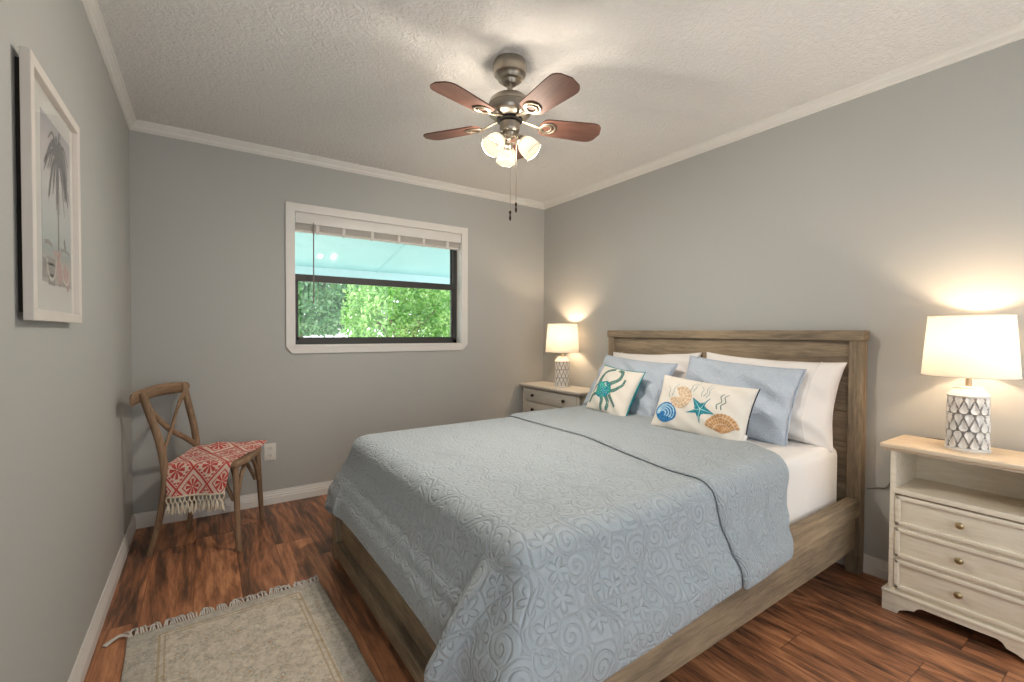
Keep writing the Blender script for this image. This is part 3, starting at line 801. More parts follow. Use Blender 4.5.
# blue quilted shams
for nm, bp, lean, yaw, roll, sd, lab in (
        ('quilted_sham', (2.33, 2.195, MZ1+.010), D(30), D(-2), D(3), 11, 'blue quilted sham pillow behind the crab cushion'),
        ('quilted_sham', (2.395, 1.460, MZ1+.004), D(22), D(3), D(4), 12, 'blue quilted sham pillow behind the seashell cushion')):
    o = place_pillow(nm, bp, lean, yaw, roll, lab, 'blue quilted shams')
    f = pillow_fn(.66, .425, .165, .06, sd, .009)
    pillow_mesh('sham_cover', f, M_SHAM, o)
    MB().tube(edge_loop(f, 30), .0035, 6).build('piping', M_SHAM, o, 60)
# ------------------------------------------------------------------ printed cushions: motifs laid on the curved face
def motif_ribbon(mb, f, pts, w0, off=.0012, w1=None, taper=True):
    """flat ribbon in (u,v) millimetre-free coordinates; pts as (a,b) in metres from the centre; widths in metres"""
    Wd, Hd = f.size
    n = len(pts); V = []; F = []
    for i, (a, b) in enumerate(pts):
        a0, b0 = pts[max(i-1, 0)]; a1, b1 = pts[min(i+1, n-1)]
        dx, dy = a1-a0, b1-b0; l = math.hypot(dx, dy) or 1
        nx_, ny_ = -dy/l, dx/l
        w = w0 if w1 is None else w0+(w1-w0)*i/(n-1)
        for s in (-1, 0, 1): V.append(f.fn(2*(a+s*nx_*w/2)/Wd, 2*(b+s*ny_*w/2)/Hd, 1, off))
    for i in range(n-1):
        for s in (0, 1): F.append((i*3+s, i*3+s+1, (i+1)*3+s+1, (i+1)*3+s))
    mb.quads(V, F)
def motif_fan(mb, f, c, poly, off=.0012, rings=4):
    Wd, Hd = f.size; n = len(poly); V = [f.fn(2*c[0]/Wd, 2*c[1]/Hd, 1, off)]; F = []
    for r in range(1, rings+1):
        for a, b in poly: V.append(f.fn(2*(c[0]+(a-c[0])*r/rings)/Wd, 2*(c[1]+(b-c[1])*r/rings)/Hd, 1, off))
    for k in range(n): F.append((0, 1+k, 1+(k+1) % n))
    for r in range(rings-1):
        for k in range(n): F.append((1+r*n+k, 1+r*n+(k+1) % n, 1+(r+1)*n+(k+1) % n, 1+(r+1)*n+k))
    mb.quads(V, F)
class PF:
    def __init__(s, W_, H_, T_, **k): s.size = (W_, H_); s.fn0 = pillow_fn(W_, H_, T_, **k)
    def fn(s, u, v, side, e=0.0): return s.fn0(max(-1, min(1, u)), max(-1, min(1, v)), side, e)
def s2(P, n=6): return [(v.x, v.y) for v in spline([(a, b, 0) for a, b in P], n)]
def fabric(name, a, b, sc=60, rough=.8):
    t = NT(name); v = t.co(); n = t.noise(v, sc, 3, .6)
    return t.pbr(t.ramp(n, [(.38, a), (.6, b)]), rough, 0, t.bump(n, .2, .001), .2)
M_CUSH = mat_cloth('cream_linen', lin(232, 225, 214), ws=.14, wr=12)
M_TEAL = fabric('teal_backing', lin(44, 140, 150), lin(60, 160, 168))
M_CRABLEG = fabric('crab_green', lin(66, 104, 98), lin(118, 156, 146), 160)
M_CRABSH = fabric('crab_shell_teal', lin(24, 122, 160), lin(38, 168, 150), 40)
M_BEAD = fabric('pale_beads', lin(150, 214, 214), lin(196, 232, 226))
cr = place_pillow('crab_cushion', (2.195, 2.165, MZ1+.018), D(27), D(-4), D(4), 'square cream cushion with a teal crab, in front of the left blue sham')
cf = PF(.388, .342, .125, pinch=.065, seed=21, wr=.003)
pillow_mesh('cushion_cover', cf.fn, M_CUSH, cr, 26, 24, M_TEAL)
MB().tube(edge_loop(cf.fn, 26), .0035, 6).build('teal_piping', M_TEAL, cr, 60)
mb = MB()
k_ = .175/175.0
# drawn in units of a 1/1000 of the pillow, centre (0,0)
def Q(*a): return [(x/1000, y/1000) for x, y in a]
sh = (-.042, -.014)
motif_ribbon(mb, cf, s2(Q((-98, 15), (-120, 58), (-106, 108), (-68, 140), (-24, 150))), .034, w1=.017)     # left claw arm
motif_ribbon(mb, cf, s2(Q((6, 152), (46, 140), (64, 106), (50, 66), (8, 28))), .022, w1=.034)              # right claw arm
motif_ribbon(mb, cf, s2(Q((24, -24), (74, 0), (102, 38), (114, 86))), .028, w1=.020)
motif_ribbon(mb, cf, s2(Q((34, -42), (76, -74), (116, -112))), .026, w1=.018)
motif_ribbon(mb, cf, s2(Q((8, -58), (40, -96), (42, -152))), .030, w1=.022)
motif_ribbon(mb, cf, s2(Q((-34, -64), (-12, -104), (-14, -160))), .032, w1=.022)
motif_ribbon(mb, cf, s2(Q((-88, -48), (-128, -74), (-150, -124))), .030, w1=.020)
motif_ribbon(mb, cf, s2(Q((-84, 2), (-122, 10), (-140, -16), (-142, -50))), .018, w1=.012)
mb.build('crab_limbs', M_CRABLEG, cr, 60)
mb = MB()
motif_fan(mb, cf, sh, [(sh[0]+.076*math.cos(a)*(1+.06*math.cos(3*a)), sh[1]+.064*math.sin(a)) for a in np.linspace(0, 2*math.pi, 36)[:-1]], .0018)
mb.build('crab_shell', M_CRABSH, cr, 60)
mb = MB(); rs = random.Random(4)
for k in range(46):
    a = k*2.4; r = .066*math.sqrt((k+.5)/46)
    c = (sh[0]+r*math.cos(a), sh[1]+.86*r*math.sin(a))
    motif_fan(mb, cf, c, [(c[0]+.0036*math.cos(b), c[1]+.0036*math.sin(b)) for b in np.linspace(0, 2*math.pi, 8)[:-1]], .0026, 1)
mb.build('shell_beads', M_BEAD, cr)
# the long seashell cushion
M_SEAW = fabric('seaweed_thread', lin(120, 148, 148), lin(150, 172, 170))
M_SEAW2 = fabric('seaweed_dark', lin(70, 104, 100), lin(96, 130, 122))
M_STAR = fabric('starfish_teal', lin(30, 118, 136), lin(58, 150, 164), 120)
M_TAN = fabric('shell_tan', lin(196, 150, 104), lin(222, 182, 138), 80)
M_TANL = fabric('shell_pale', lin(226, 204, 176), lin(236, 220, 196), 80)
M_TAND = fabric('shell_rib', lin(168, 116, 74), lin(186, 136, 92), 80)
M_BLU = fabric('shell_blue', lin(36, 104, 164), lin(70, 140, 196), 80)
M_BLUL = fabric('shell_blue_pale', lin(150, 198, 226), lin(190, 220, 236), 80)
M_BLKP = plain('black_piping', lin(40, 42, 48), .8)
sc_ = place_pillow('seashell_cushion', (2.135, 1.468, MZ1+.012), D(21), D(6), D(4), 'oblong cream cushion embroidered with seashells and a teal starfish')
sf = PF(.53, .315, .13, pinch=.06, seed=33, wr=.0035)
pillow_mesh('cushion_cover', sf.fn, M_CUSH, sc_, 32, 22)
MB().tube([sf.fn(1, v, 1) for v in np.linspace(-1, 1, 30)], .0028, 6).build('dark_piping', M_BLKP, sc_, 60)
MB().box((.248, -.012, .02), (.262, -.004, .075), .002).build('side_tag', M_SHEET, sc_)
def scallop(c, R, a0, spread, mats, n=11):
    m1, m2, m3 = MB(), MB(), MB()
    hinge = (c[0]-R*.55*math.cos(a0), c[1]-R*.55*math.sin(a0))
    poly = [hinge]
    for k in range(n*4+1):
        a = a0-spread+2*spread*k/(n*4); rr = R*1.45*(1-.10*abs((a-a0)/spread)**2)*(1+.025*abs(math.sin(k*math.pi/4)))
        poly.append((hinge[0]+rr*math.cos(a), hinge[1]+rr*math.sin(a)))
    motif_fan(m1, sf, c, poly, .0014, 4)
    for k in range(n):
        a = a0-spread+2*spread*(k+.5)/n; rr = R*1.42*(1-.10*abs((a-a0)/spread)**2)
        motif_ribbon(m2, sf, [(hinge[0]+rr*t*math.cos(a), hinge[1]+rr*t*math.sin(a)) for t in np.linspace(.12, 1, 8)], .0012, .0022, w1=.0045)
    for t in (.5, .8, 1.0):
        motif_ribbon(m3, sf, [(hinge[0]+R*1.44*t*(1-.10*abs(s)**2)*math.cos(a0+s*spread), hinge[1]+R*1.44*t*(1-.10*abs(s)**2)*math.sin(a0+s*spread)) for s in np.linspace(-1, 1, 26)], .0028, .0026)
    p = m1.build('scallop_shell', mats[0], sc_, 60); m2.build('shell_ribs', mats[1], p, 60); m3.build('shell_bands', mats[2], p, 60)
scallop((.158, -.076), .070, D(98), D(70), (M_TAN, M_TAND, M_TANL), 13)
scallop((-.080, .026), .046, D(-20), D(150), (M_TANL, M_TAN, M_TAN), 12)
mb = MB(); st_c = (.030, -.012); poly = []
for k in range(10):
    a = D(278)+k*math.pi/5; r = .080 if k % 2 == 0 else .031
    poly.append((st_c[0]+r*math.cos(a)*1.06, st_c[1]+r*math.sin(a)))
motif_fan(mb, sf, st_c, poly, .0018, 5); star = mb.build('starfish', M_STAR, sc_, 60)
mb = MB()
for k in range(5):
    a = D(278)+k*2*math.pi/5
    motif_ribbon(mb, sf, [(st_c[0]+.062*t*math.cos(a)*1.06, st_c[1]+.062*t*math.sin(a)) for t in np.linspace(0, 1, 6)], .0035, .0026, w1=.0015)
mb.build('starfish_ridges', M_BEAD, star)
mb = MB()
bc = (-.172, -.066)
motif_fan(mb, sf, bc, [(bc[0]+.066*math.cos(a)*(1+.10*math.cos(2*a+.6)), bc[1]+.058*math.sin(a)) for a in np.linspace(0, 2*math.pi, 30)[:-1]], .0014, 4)
p = mb.build('cockle_shell', M_BLU, sc_, 60)
mb = MB()
for k, (r, oy) in enumerate(((.056, .0), (.045, -.003), (.033, -.006), (.021, -.009))):
    motif_ribbon(mb, sf, [(bc[0]-.006*k+r*math.cos(a), bc[1]+oy+.8*r*math.sin(a)) for a in np.linspace(D(-40), D(200), 26)], .0075, .0024)
mb.build('shell_bands', M_BLUL, p, 60)
mb = MB()
for x0_, y0_, h_, w_ in ((-.055, .085, .05, 1), (-.035, .09, .05, 1), (-.16, .04, .07, 1), (-.175, .03, .06, -1), (.03, .07, .065, 1), (.045, .065, .06, 1), (.02, .07, .05, -1)):
    motif_ribbon(mb, sf, s2([(x0_, y0_-.01), (x0_+.008*w_, y0_+h_*.3), (x0_+.004*w_, y0_+h_*.6), (x0_+.022*w_, y0_+h_)]), .004, .0014, w1=.002)
mb.build('seaweed_sprays', M_SEAW, sc_, 60)
mb = MB()
for x0_ in (.128, .150):
    motif_ribbon(mb, sf, s2([(x0_-.01, .005), (x0_-.018, .03), (x0_+.002, .05), (x0_-.008, .075), (x0_+.006, .095)]), .0055, .0014, w1=.0028)
mb.build('dark_seaweed', M_SEAW2, sc_, 60)

# ------------------------------------------------------------------ nightstands
NZ = .722
def knob(mat, parent, y, z, x=0.0, r=.0135):
    MB().lathe([(.006, 0), (.005, .010), (r*.8, .014), (r, .019), (r*.92, .024), (r*.5, .028), (.001, .0285)], 20, (x, y, z), Matrix.Rotation(-math.pi/2, 4, 'Y')).build('knob', mat, parent, 50)
def top_slab(x0, x1, y0, y1, z1, name, mat, parent):
    # moulded edge: ogee profile swept by stacking bevelled boxes
    mb = MB(); mb.box((x0, y0, z1-.022), (x1, y1, z1), .008, seg=4); mb.box((x0+.012, y0+.012, z1-.032), (x1, y1-.012, z1-.020), .004)
    return mb.build(name, mat, parent, 40)
# right one: open cubby over three drawers; local x runs into the room (towards -x of the room), origin on the floor at the wall
ns = thing('nightstand', (2.727, .500, 0), 0, 'cream nightstand with an open shelf and three drawers by the right wall', 'nightstand')
XB, XFR = 0.0, 2.46-2.727                                   # back, front
HWD = .224
top_slab(XFR-.024, XB, -HWD-.034, HWD+.034, NZ, 'top', M_CREAMTOP, ns)
mb = MB()
mb.box((XFR, HWD-.018, .085), (XB, HWD, NZ-.030)).box((XFR, -HWD, .085), (XB, -HWD+.018, NZ-.030))         # sides
mb.box((XB-.008, -HWD+.017, .085), (XB, HWD-.017, NZ-.03))
mb.box((XFR+.004, -HWD+.017, .508), (XB-.004, HWD-.017, .530)).box((XFR+.003, -HWD+.017, .083), (XB-.004, HWD-.017, .10))
for z in (.233, .370): mb.box((XFR+.003, -HWD+.017, z-.006), (XFR+.05, HWD-.017, z+.006))
for s in (-1, 1): mb.box((XFR-.003, s*(HWD-.008)-.009, .085), (XFR+.02, s*(HWD-.008)+.009, NZ-.032), .003)
mb.build('carcass', M_CREAM, ns, 40)
MB().box((XFR-.006, -HWD+.004, .509), (XFR+.02, HWD-.004, .531), .005).build('shelf_lip', M_CREAM, ns, 40)
# plinth with a scrolled apron
ap = []
hy = HWD+.017
def scroll(s):
    return [(s*hy, 0), (s*(hy-.052), 0), (s*(hy-.060), .018), (s*(hy-.085), .030), (s*(hy-.108), .036), (s*(hy-.120), .052), (s*(hy-.132), .058)]
left = scroll(1); right = scroll(-1)[::-1]
poly = [(y, z) for y, z in left]+[(y, z) for y, z in right]+[(-hy, .078), (hy, .078)]
pl = MB().prism(poly, 0, XFR-.016, XFR+.004)
for s in (-1, 1): pl.box((XFR+.003, s*hy-.009-s*.009, 0), (XB, s*hy+.009-s*.009, .078))
pl.build('scrolled_plinth', M_CREAM, ns, 30)
MB().box((XFR-.020, -hy-.003, .076), (XB, hy+.003, .090), .005).build('plinth_moulding', M_CREAM, ns, 40)
for z0_, z1_ in ((.376, .503), (.239, .364), (.103, .228)):
    d = MB()
    y_ = HWD-.019
    d.box((XFR+.002, -y_, z0_), (XFR+.022, y_, z1_), .002)
    for a, b in (((-y_, z0_), (y_, z0_+.018)), ((-y_, z1_-.018), (y_, z1_)), ((-y_, z0_), (-y_+.018, z1_)), ((y_-.018, z0_), (y_, z1_))):
        d.box((XFR-.008, a[0], a[1]), (XFR+.004, b[0], b[1]), .005, seg=3)
    d.box((XFR+.022, -y_+.006, z0_+.01), (XB-.02, y_-.006, z1_-.02))
    dw = d.build('drawer', M_CREAM, ns, 40)
    knob(M_BRASS, dw, 0, (z0_+z1_)/2+.004, XFR+.002)
# far one, left of the bed
n2 = thing('nightstand', (2.727, 3.085, 0), 0, 'greige two-knob drawer chest in the far corner left of the bed', 'nightstand')
XF2 = 2.45-2.727; H2 = .385
top_slab(XF2-.026, XB, -H2-.028, H2+.028, NZ, 'top', M_GREYNS, n2)
mb = MB().box((XF2+.012, -H2, .09), (XB, H2, NZ-.030), .003)
for s in (-1, 1): mb.box((XF2, s*(H2-.014)-.014, 0), (XF2+.03, s*(H2-.014)+.014, NZ-.03), .003).box((XB-.03, s*(H2-.014)-.014, 0), (XB, s*(H2-.014)+.014, .1), .003)
mb.box((XF2, -H2+.026, .06), (XF2+.02, H2-.026, .105), .002)
mb.build('carcass', M_GREYNS, n2, 40)
for z0_, z1_ in ((.575, .684), (.445, .560), (.285, .430), (.115, .270)):
    d = MB().box((XF2-.004, -H2+.030, z0_), (XF2+.014, H2-.030, z1_), .004)
    d.box((XF2+.013, -H2+.05, z0_+.01), (XB-.03, H2-.05, z1_-.01))
    dw = d.build('drawer', M_GREYNS, n2, 40)
    for s in (-1, 1): knob(M_BRONZE, dw, s*.212, (z0_+z1_)/2, XF2-.004, .014)

# ------------------------------------------------------------------ lamps
def lamp_material():
    return plain('lamp_ceramic', lin(228, 224, 218), .35)
M_CER = lamp_material()
def mat_recess():
    t = NT('lamp_grey_wash'); v = t.co(); n = t.noise(v, 60, 3)
    return t.pbr(t.ramp(n, [(.35, lin(112, 106, 100)), (.6, lin(160, 154, 146))]), .6)
M_REC = mat_recess()
def teardrop_body():
    """ceramic drum with staggered teardrop hollows"""
    nA, nZ = 240, 150; z0, z1 = .006, .222; cols = 12
    V = []; F = []; mi = []
    def drop(u, t):                                       # u across (-.5..+.5 of a column), t from the belly end to the tip
        if t < 0 or t > .66: return 0.0
        w = .43*math.sqrt(max(0, 1-((t-.21)/.21)**2)) if t < .21 else .43*max(0.0, 1-((t-.21)/.45))**1.2+.035
        e = 1-abs(u)/max(w, 1e-4)
        ex = min(e, t/.21*1.2) if t < .21 else e
        return max(0.0, ex)
    def hollow(a, z):
        f = (z1-.002-z)/(z1-z0-.006)*3                    # three pairs of rows counted from the top
        r_ = math.floor(f); t = f-r_
        if not 0 <= r_ < 3: return 0.0
        u1 = (a/(2*math.pi)*cols) % 1-.5; u2 = (a/(2*math.pi)*cols+.5) % 1-.5
        return max(drop(u1, t), drop(u2, 1-t))
    H = np.zeros((nZ+1, nA))
    for i in range(nZ+1):
        z = z0+(z1-z0)*i/nZ
        for k in range(nA):
            h = hollow(2*math.pi*k/nA, z); H[i, k] = h
            r = .0665-.0035*(z-z0)/(z1-z0)-(.0050 if h < .02 else .0065*min(1.0, max(0.0, h-.18)*1.6)**.7)
            a = 2*math.pi*k/nA; V.append((r*math.cos(a), r*math.sin(a), z))
    for i in range(nZ):
        for k in range(nA):
            k2 = (k+1) % nA; F.append((i*nA+k, i*nA+k2, (i+1)*nA+k2, (i+1)*nA+k))
            h4 = max(H[i, k], H[i, k2], H[i+1, k], H[i+1, k2]); l4 = min(H[i, k], H[i, k2], H[i+1, k], H[i+1, k2])
            mi.append(1 if h4 < .16 and .012 < z0+(z1-z0)*i/nZ < .215 else 0)
    return V, F, mi
def make_lamp(loc, label):
    o = thing('table_lamp', loc, 0, label, 'lamp', 'bedside table lamps')
    V, F, mi = teardrop_body()
    b = mobj('ceramic_body', V, F, [M_CER, M_REC], o, True)
    for p, k in zip(b.data.polygons, mi): p.material_index = k
    MB().lathe([(.060, 0), (.069, .001), (.0695, .007), (.066, .0085), (.02, .009)], 48).build('foot_ring', M_CER, o, 40)
    MB().lathe([(.02, .219), (.0640, .2195), (.0655, .222), (.0645, .226), (.047, .246), (.043, .250), (.043, .256), (.038, .259), (.012, .260)], 48).build('shoulder', M_CER, o, 30)
    MB().lathe([(.010, .259), (.0095, .300), (.013, .302), (.013, .330), (.010, .332)], 20).build('stem', M_NICKEL2, o, 40)
    MB().lathe([(.008, .332), (.012, .345), (.026, .372), (.029, .392), (.024, .412), (.010, .424), (.001, .426)], 20, cap=False).build('bulb', M_BULB, o, 60)
    sh = MB()
    n = 64; r0, r1, z0, z1, th = .146, .128, .302, .545, .0012
    sh.lathe([(r0, z0), (r1, z1)], n, cap=False)
    s = sh.build('lamp_shade', M_SHADE, o, 40)
    for r, z in ((r0, z0), (r1, z1)):
        MB().tube([(r*math.cos(a), r*math.sin(a), z) for a in np.linspace(0, 2*math.pi, n+1)], .0022, 6, cap=False).build('shade_rim', M_SHADE, s, 60)
    sp = MB()
    for a in (0, 2*math.pi/3, 4*math.pi/3): sp.tube([(.012*math.cos(a), .012*math.sin(a), .332), (.05*math.cos(a), .05*math.sin(a), .335), ((r0-.004)*math.cos(a), (r0-.004)*math.sin(a), .310)], .0015, 6)
    sp.build('spider', M_NICKEL2, o)
    L = bpy.data.lights.new('lamp_light', 'POINT'); L.energy = LAMP_W; L.color = LAMP_C; L.shadow_soft_size = .032
    lo = bpy.data.objects.new('lamp_light', L); COL.objects.link(lo); lo.parent = o; lo.location = (0, 0, .435)
    return o
lampR = make_lamp((2.585, .512, NZ), 'lit table lamp with a cream drum shade on the cream nightstand at right')
lampL = make_lamp((2.590, 3.075, NZ), 'lit table lamp with a glowing white shade on the far corner chest')
# lamp cord running down the wall between nightstand and bed
cdo = MB().tube(spline([(.060, .02, .004), (.125, .10, .004), (.1435, .24, -.02), (.152, .262, -.12), (.1525, .30, -.26), (.1525, .345, -.285), (.1525, .386, -.302)], 8), .0030, 6).build('power_cord', plain('grey_cord', lin(120, 112, 102), .5), lampR, 60)

# ------------------------------------------------------------------ ceiling fan
FC = Vector((1.180, 1.787, 0))
fan = thing('ceiling_fan', (FC.x, FC.y, HZ), 0, 'brushed nickel ceiling fan with five walnut blades and three lit glass shades', 'ceiling fan')
Z = lambda z: z-HZ
MB().lathe([(.016, Z(2.336)), (.030, Z(2.337)), (.037, Z(2.346)), (.040, Z(2.352)), (.055, Z(2.356)), (.058, Z(2.366)), (.060, Z(2.371)), (.073, Z(2.380)), (.077, Z(2.402)), (.0765, Z(2.425)), (.072, Z(2.44))], 48).build('canopy', M_NICKEL, fan, 35)
MB().lathe([(.0125, Z(2.28)), (.0125, Z(2.35))], 20).build('downrod', M_NICKEL, fan, 40)
MB().lathe([(.040, Z(2.176)), (.058, Z(2.178)), (.080, Z(2.186)), (.096, Z(2.200)), (.1005, Z(2.216)), (.1005, Z(2.232)), (.097, Z(2.234)), (.097, Z(2.237)), (.099, Z(2.239)), (.092, Z(2.260)), (.074, Z(2.276)), (.046, Z(2.285)), (.026, Z(2.290)), (.018, Z(2.298)), (.013, Z(2.308))], 56).build('motor_housing', M_NICKEL, fan, 35)
MB().lathe([(.052, Z(2.166)), (.060, Z(2.168)), (.060, Z(2.176)), (.045, Z(2.178))], 40).build('flywheel', M_IRON, fan, 35)
MB().lathe([(.010, Z(2.112)), (.034, Z(2.114)), (.043, Z(2.120)), (.0465, Z(2.128)), (.0465, Z(2.158)), (.040, Z(2.167))], 40).build('switch_housing', M_NICKEL, fan, 35)
MB().lathe([(.003, Z(2.084)), (.012, Z(2.087)), (.024, Z(2.096)), (.030, Z(2.112)), (.02, Z(2.115))], 30).build('light_fitter', M_NICKEL, fan, 35)
BZ = 2.160
PH = D(52.5)
for k in range(5):
    a = PH+k*2*math.pi/5
    # blade outline in local x (out), y
    up_, lo_ = [], []
    x0_, x1_ = .146, .450
    for i in range(25):
        t = i/24; x = x0_+(x1_-x0_)*t
        w = .056+.014*min(1, t/.75)
        if t < .10: w *= math.sqrt(max(0, 1-((.10-t)/.10)**2))*.55+.45
        if t > .82: w *= math.sqrt(max(0, 1-((t-.82)/.18)**2.2))
        up_.append((x, w)); lo_.append((x, -w))
    poly = lo_[:-1]+[(x1_, 0)]+up_[:-1][::-1]
    mb = MB().prism(poly, 2, -.003, .003)
    bo = mb.build('blade', M_BLADE, fan, 40)
    bo.location = (0, 0, Z(BZ)); bo.rotation_euler = Euler((D(-11), 0, a), 'XYZ')
    # decorative iron: arm from the flywheel and two rings under the blade
    ir = MB()
    ir.tube(spline([(.050, 0, .014), (.075, 0, .012), (.095, 0, .006), (.122, 0, -.002), (.150, 0, -.006)], 6), .007, 8, flat=(.7, 1.2))
    for cx, r in ((.185, .036), (.178, .024)):
        ir.tube([(cx+r*math.cos(t), r*math.sin(t), -.0065) for t in np.linspace(0, 2*math.pi, 33)], .0042, 6, flat=(.8, 1.2), cap=False)
    ir.build('blade_iron', M_NICKEL2, bo, 50)
    # keep the arm joined to the motor: the iron is a sub-part of its blade
bulbs = []
for k, a in enumerate((D(236.6)-D(50), D(236.6)+D(78), D(236.6)+D(190))):
    tilt = D(44)                                          # from straight down, leaning outwards
    ax = Vector((math.cos(a)*math.sin(tilt), math.sin(a)*math.sin(tilt), -math.cos(tilt)))
    p0 = Vector((.022*math.cos(a), .022*math.sin(a), Z(2.112)))
    Rm = ax.to_track_quat('Z', 'Y').to_matrix().to_4x4()
    arm = MB().tube([p0, p0+ax*.030, p0+ax*.045], .011, 14).lathe([(.012, .030), (.021, .036), (.024, .046), (.0245, .060), (.022, .064)], 28, p0, Rm).build('light_arm', M_NICKEL, fan, 40)
    g = MB().lathe([(.0225, .050), (.030, .056), (.038, .068), (.0435, .086), (.045, .106), (.0465, .128)], 36, p0, Rm, cap=False).build('glass_shade', M_BELL, fan, 50)
    MB().tube([p0+Rm.to_3x3() @ Vector((.0462*math.cos(t), .0462*math.sin(t), .1285)) for t in np.linspace(0, 2*math.pi, 37)], .0013, 6, cap=False).build('shade_rim', M_NICKEL, g, 60)
    MB().lathe([(.010, .052), (.011, .060), (.015, .068), (.016, .073), (.001, .076)], 24, p0, Rm, cap=False).build('bulb', M_BULB, arm, 60)
    L = bpy.data.lights.new('fan_light', 'POINT'); L.energy = FAN_W; L.color = FAN_C; L.shadow_soft_size = .024
    lo = bpy.data.objects.new('fan_light', L); COL.objects.link(lo); lo.parent = fan; lo.location = p0+ax*.100
for dx, dy, zb, rr in ((-.022, -.040, 1.715, .0012), (.006, -.046, 1.755, .0012)):
    pc = MB().tube([(dx*.9, dy*.9, Z(2.115)), (dx, dy, Z(2.09)), (dx, dy, Z(zb+.03))], rr, 6).build('pull_chain', M_NICKEL2, fan, 60)
    MB().lathe([(.001, zb-.016), (.0045, zb-.010), (.0055, zb), (.003, zb+.010), (.0045, zb+.018), (.0065, zb+.024), (.004, zb+.031), (.001, zb+.033)], 14, (dx, dy, -HZ)).build('chain_pull', M_BRONZE, pc, 60)

# ------------------------------------------------------------------ chair and throw
CHA = math.radians(-20.6)
ch = thing('cross_back_chair', (.0275, 3.139, 0), CHA, 'brown bentwood cross-back chair in the corner by the left wall', 'chair')
SZ = .484
def chair_post(s):
    P = spline([(-.212+.022*s, s*.172, 0), (-.176+.008*s, s*.182, .18), (-.152, s*.190, .36), (-.150, s*.195, .47), (-.170, s*.203, .62), (-.205, s*.216, .76), (-.232, s*.228, .872)], 6)
    return MB().tube(P, [.0135+.005*min(1, i/14) for i in range(len(P))], 12)
for s in (-1, 1):
    chair_post(s).build('rear_post', MCH[2], ch, 60)
    P = spline([(.205, s*.207, 0), (.196, s*.200, .2), (.185, s*.190, .452)], 6)
    MB().tube(P, [.013+.004*i/(len(P)-1) for i in range(len(P))], 12).build('front_leg', MCH[2], ch, 60)
# crest rail: a bowed plank with rounded ends that wraps the post tops
P = spline([(-.224, -.338, .842), (-.244, -.275, .850), (-.262, -.12, .856), (-.270, 0, .858), (-.262, .12, .856), (-.240, .240, .848), (-.222, .266, .838)], 8)
MB().tube(P, [.021 if 3 < i < len(P)-4 else .016 for i in range(len(P))], 12, flat=(1.6, .55)).build('crest_rail', MCH[1], ch, 60)
# the crossed back strips
for s in (-1, 1):
    P = spline([(-.222, s*.205, .815), (-.222, s*.12, .735), (-.205+.006*s, 0, .640), (-.180, -s*.12, .560), (-.152, -s*.192, .500)], 8)
    MB().tube(P, .016, 10, flat=(.95, .52), upv=(0, s*.6, 1)).build('cross_strip', MCH[1], ch, 60)
# seat: rounded trapezoid
def seat_poly(g):
    pts = [(-.155-g*.5, -.19-g), (.20+g, -.215-g), (.225+g, -.12), (.228+g, .12), (.20+g, .215+g), (-.155-g*.5, .19+g)]
    return pts
st = MB().prism([(x, y) for x, y in seat_poly(0)], 2, SZ-.034, SZ-.002)
so = st.build('seat', MCH[0], ch)
bv = so.modifiers.new('bev', 'BEVEL'); bv.width = .010; bv.segments = 3
# bentwood arches under the seat
def arch(p, q, drop=.17):
    p = Vector(p); q = Vector(q); n = 16; pts = []
    for i in range(n+1):
        t = i/n; e = abs(2*t-1)
        z = -drop*e**2.6
        b = p.lerp(q, .5+(t-.5)*(1 if e < .9 else 1)); b.z = SZ-.046+z
        pts.append(b)
    return MB().tube(pts, .0105, 8)
arch((.190, -.183, 0), (.190, .183, 0)).build('seat_arch', MCH[1], ch, 60)
for s in (-1, 1): arch((-.150, s*.180, 0), (.175, s*.186, 0)).build('seat_arch', MCH[0], ch, 60)
arch((-.158, -.175, 0), (-.158, .175, 0)).build('seat_arch', MCH[1], ch, 60)
for s in (-1, 1):
    MB().tube(spline([(.150, s*.150, SZ-.04), (.165, s*.165, SZ-.085), (.186, s*.180, SZ-.13)], 6), .006, 6, flat=(1.4, .5)).build('iron_bracket', M_IRON, ch, 60)
# woven throw over the seat, hanging down the near side
th = thing('throw_blanket', (.0275, 3.139, SZ), CHA, 'red and cream patterned throw with tassels draped over the wooden chair seat', 'blanket')
nU, nV = 40, 46
G = np.zeros((nU, nV, 3)); UVt = np.zeros((nU, nV, 2))
for i in range(nU):
    u = i/(nU-1)
    ytop = .225-.020*(1-u); edge = -.214-.006*u+.020*(1-u); flat = ytop-edge
    hang = .150-.012*u
    for j in range(nV):
        s_ = j/(nV-1)*(flat+.012+hang)                     # metres along the cloth from the far edge
        t_ = min(1.0, s_/flat)
        x = (-.160+.020*t_)+(.395-.080*t_)*u
        xx = x+.004*math.sin(9*s_)
        if s_ < flat-.02:
            y = ytop-s_
            z = .003+.034*math.exp(-((s_-.10)/.07)**2)*math.exp(-((u-.38)/.30)**2)+.008*math.exp(-((s_-.26)/.05)**2)*(.4+.6*math.sin(3+4*u))**2+.003*math.sin(17*u+8*s_)
            z += .016*math.exp(-(s_/.06)**2)*u
            z = max(z, .003)
        else:
            a = s_-(flat-.02); r = .022
            if a < r*math.pi/2:
                th_ = a/r; y = edge+.02-r*math.sin(th_); z = .003-r*(1-math.cos(th_))
            else:
                d_ = a-r*math.pi/2; y = edge+.02-r-.012*d_/.2-.009*math.sin(8.5*u+.6)*min(1, d_/.10); z = .003-r-d_
                xx += (.010*(1-u)-.030*u)*d_/.15
        G[i, j] = (xx, y, z); UVt[i, j] = (u*.40+.03, s_+.07)
tb = grid_obj('blanket_cloth', G, UVt, M_THROW, .006, th, 1, 0)
fr = MB(); rs = random.Random(7)
E = G[:, -1, :]
NT_ = 13
def epoint(u):
    i = u*(nU-1); i0 = min(int(i), nU-2); f = i-i0; return Vector(E[i0]*(1-f)+E[i0+1]*f)
nets = MB()
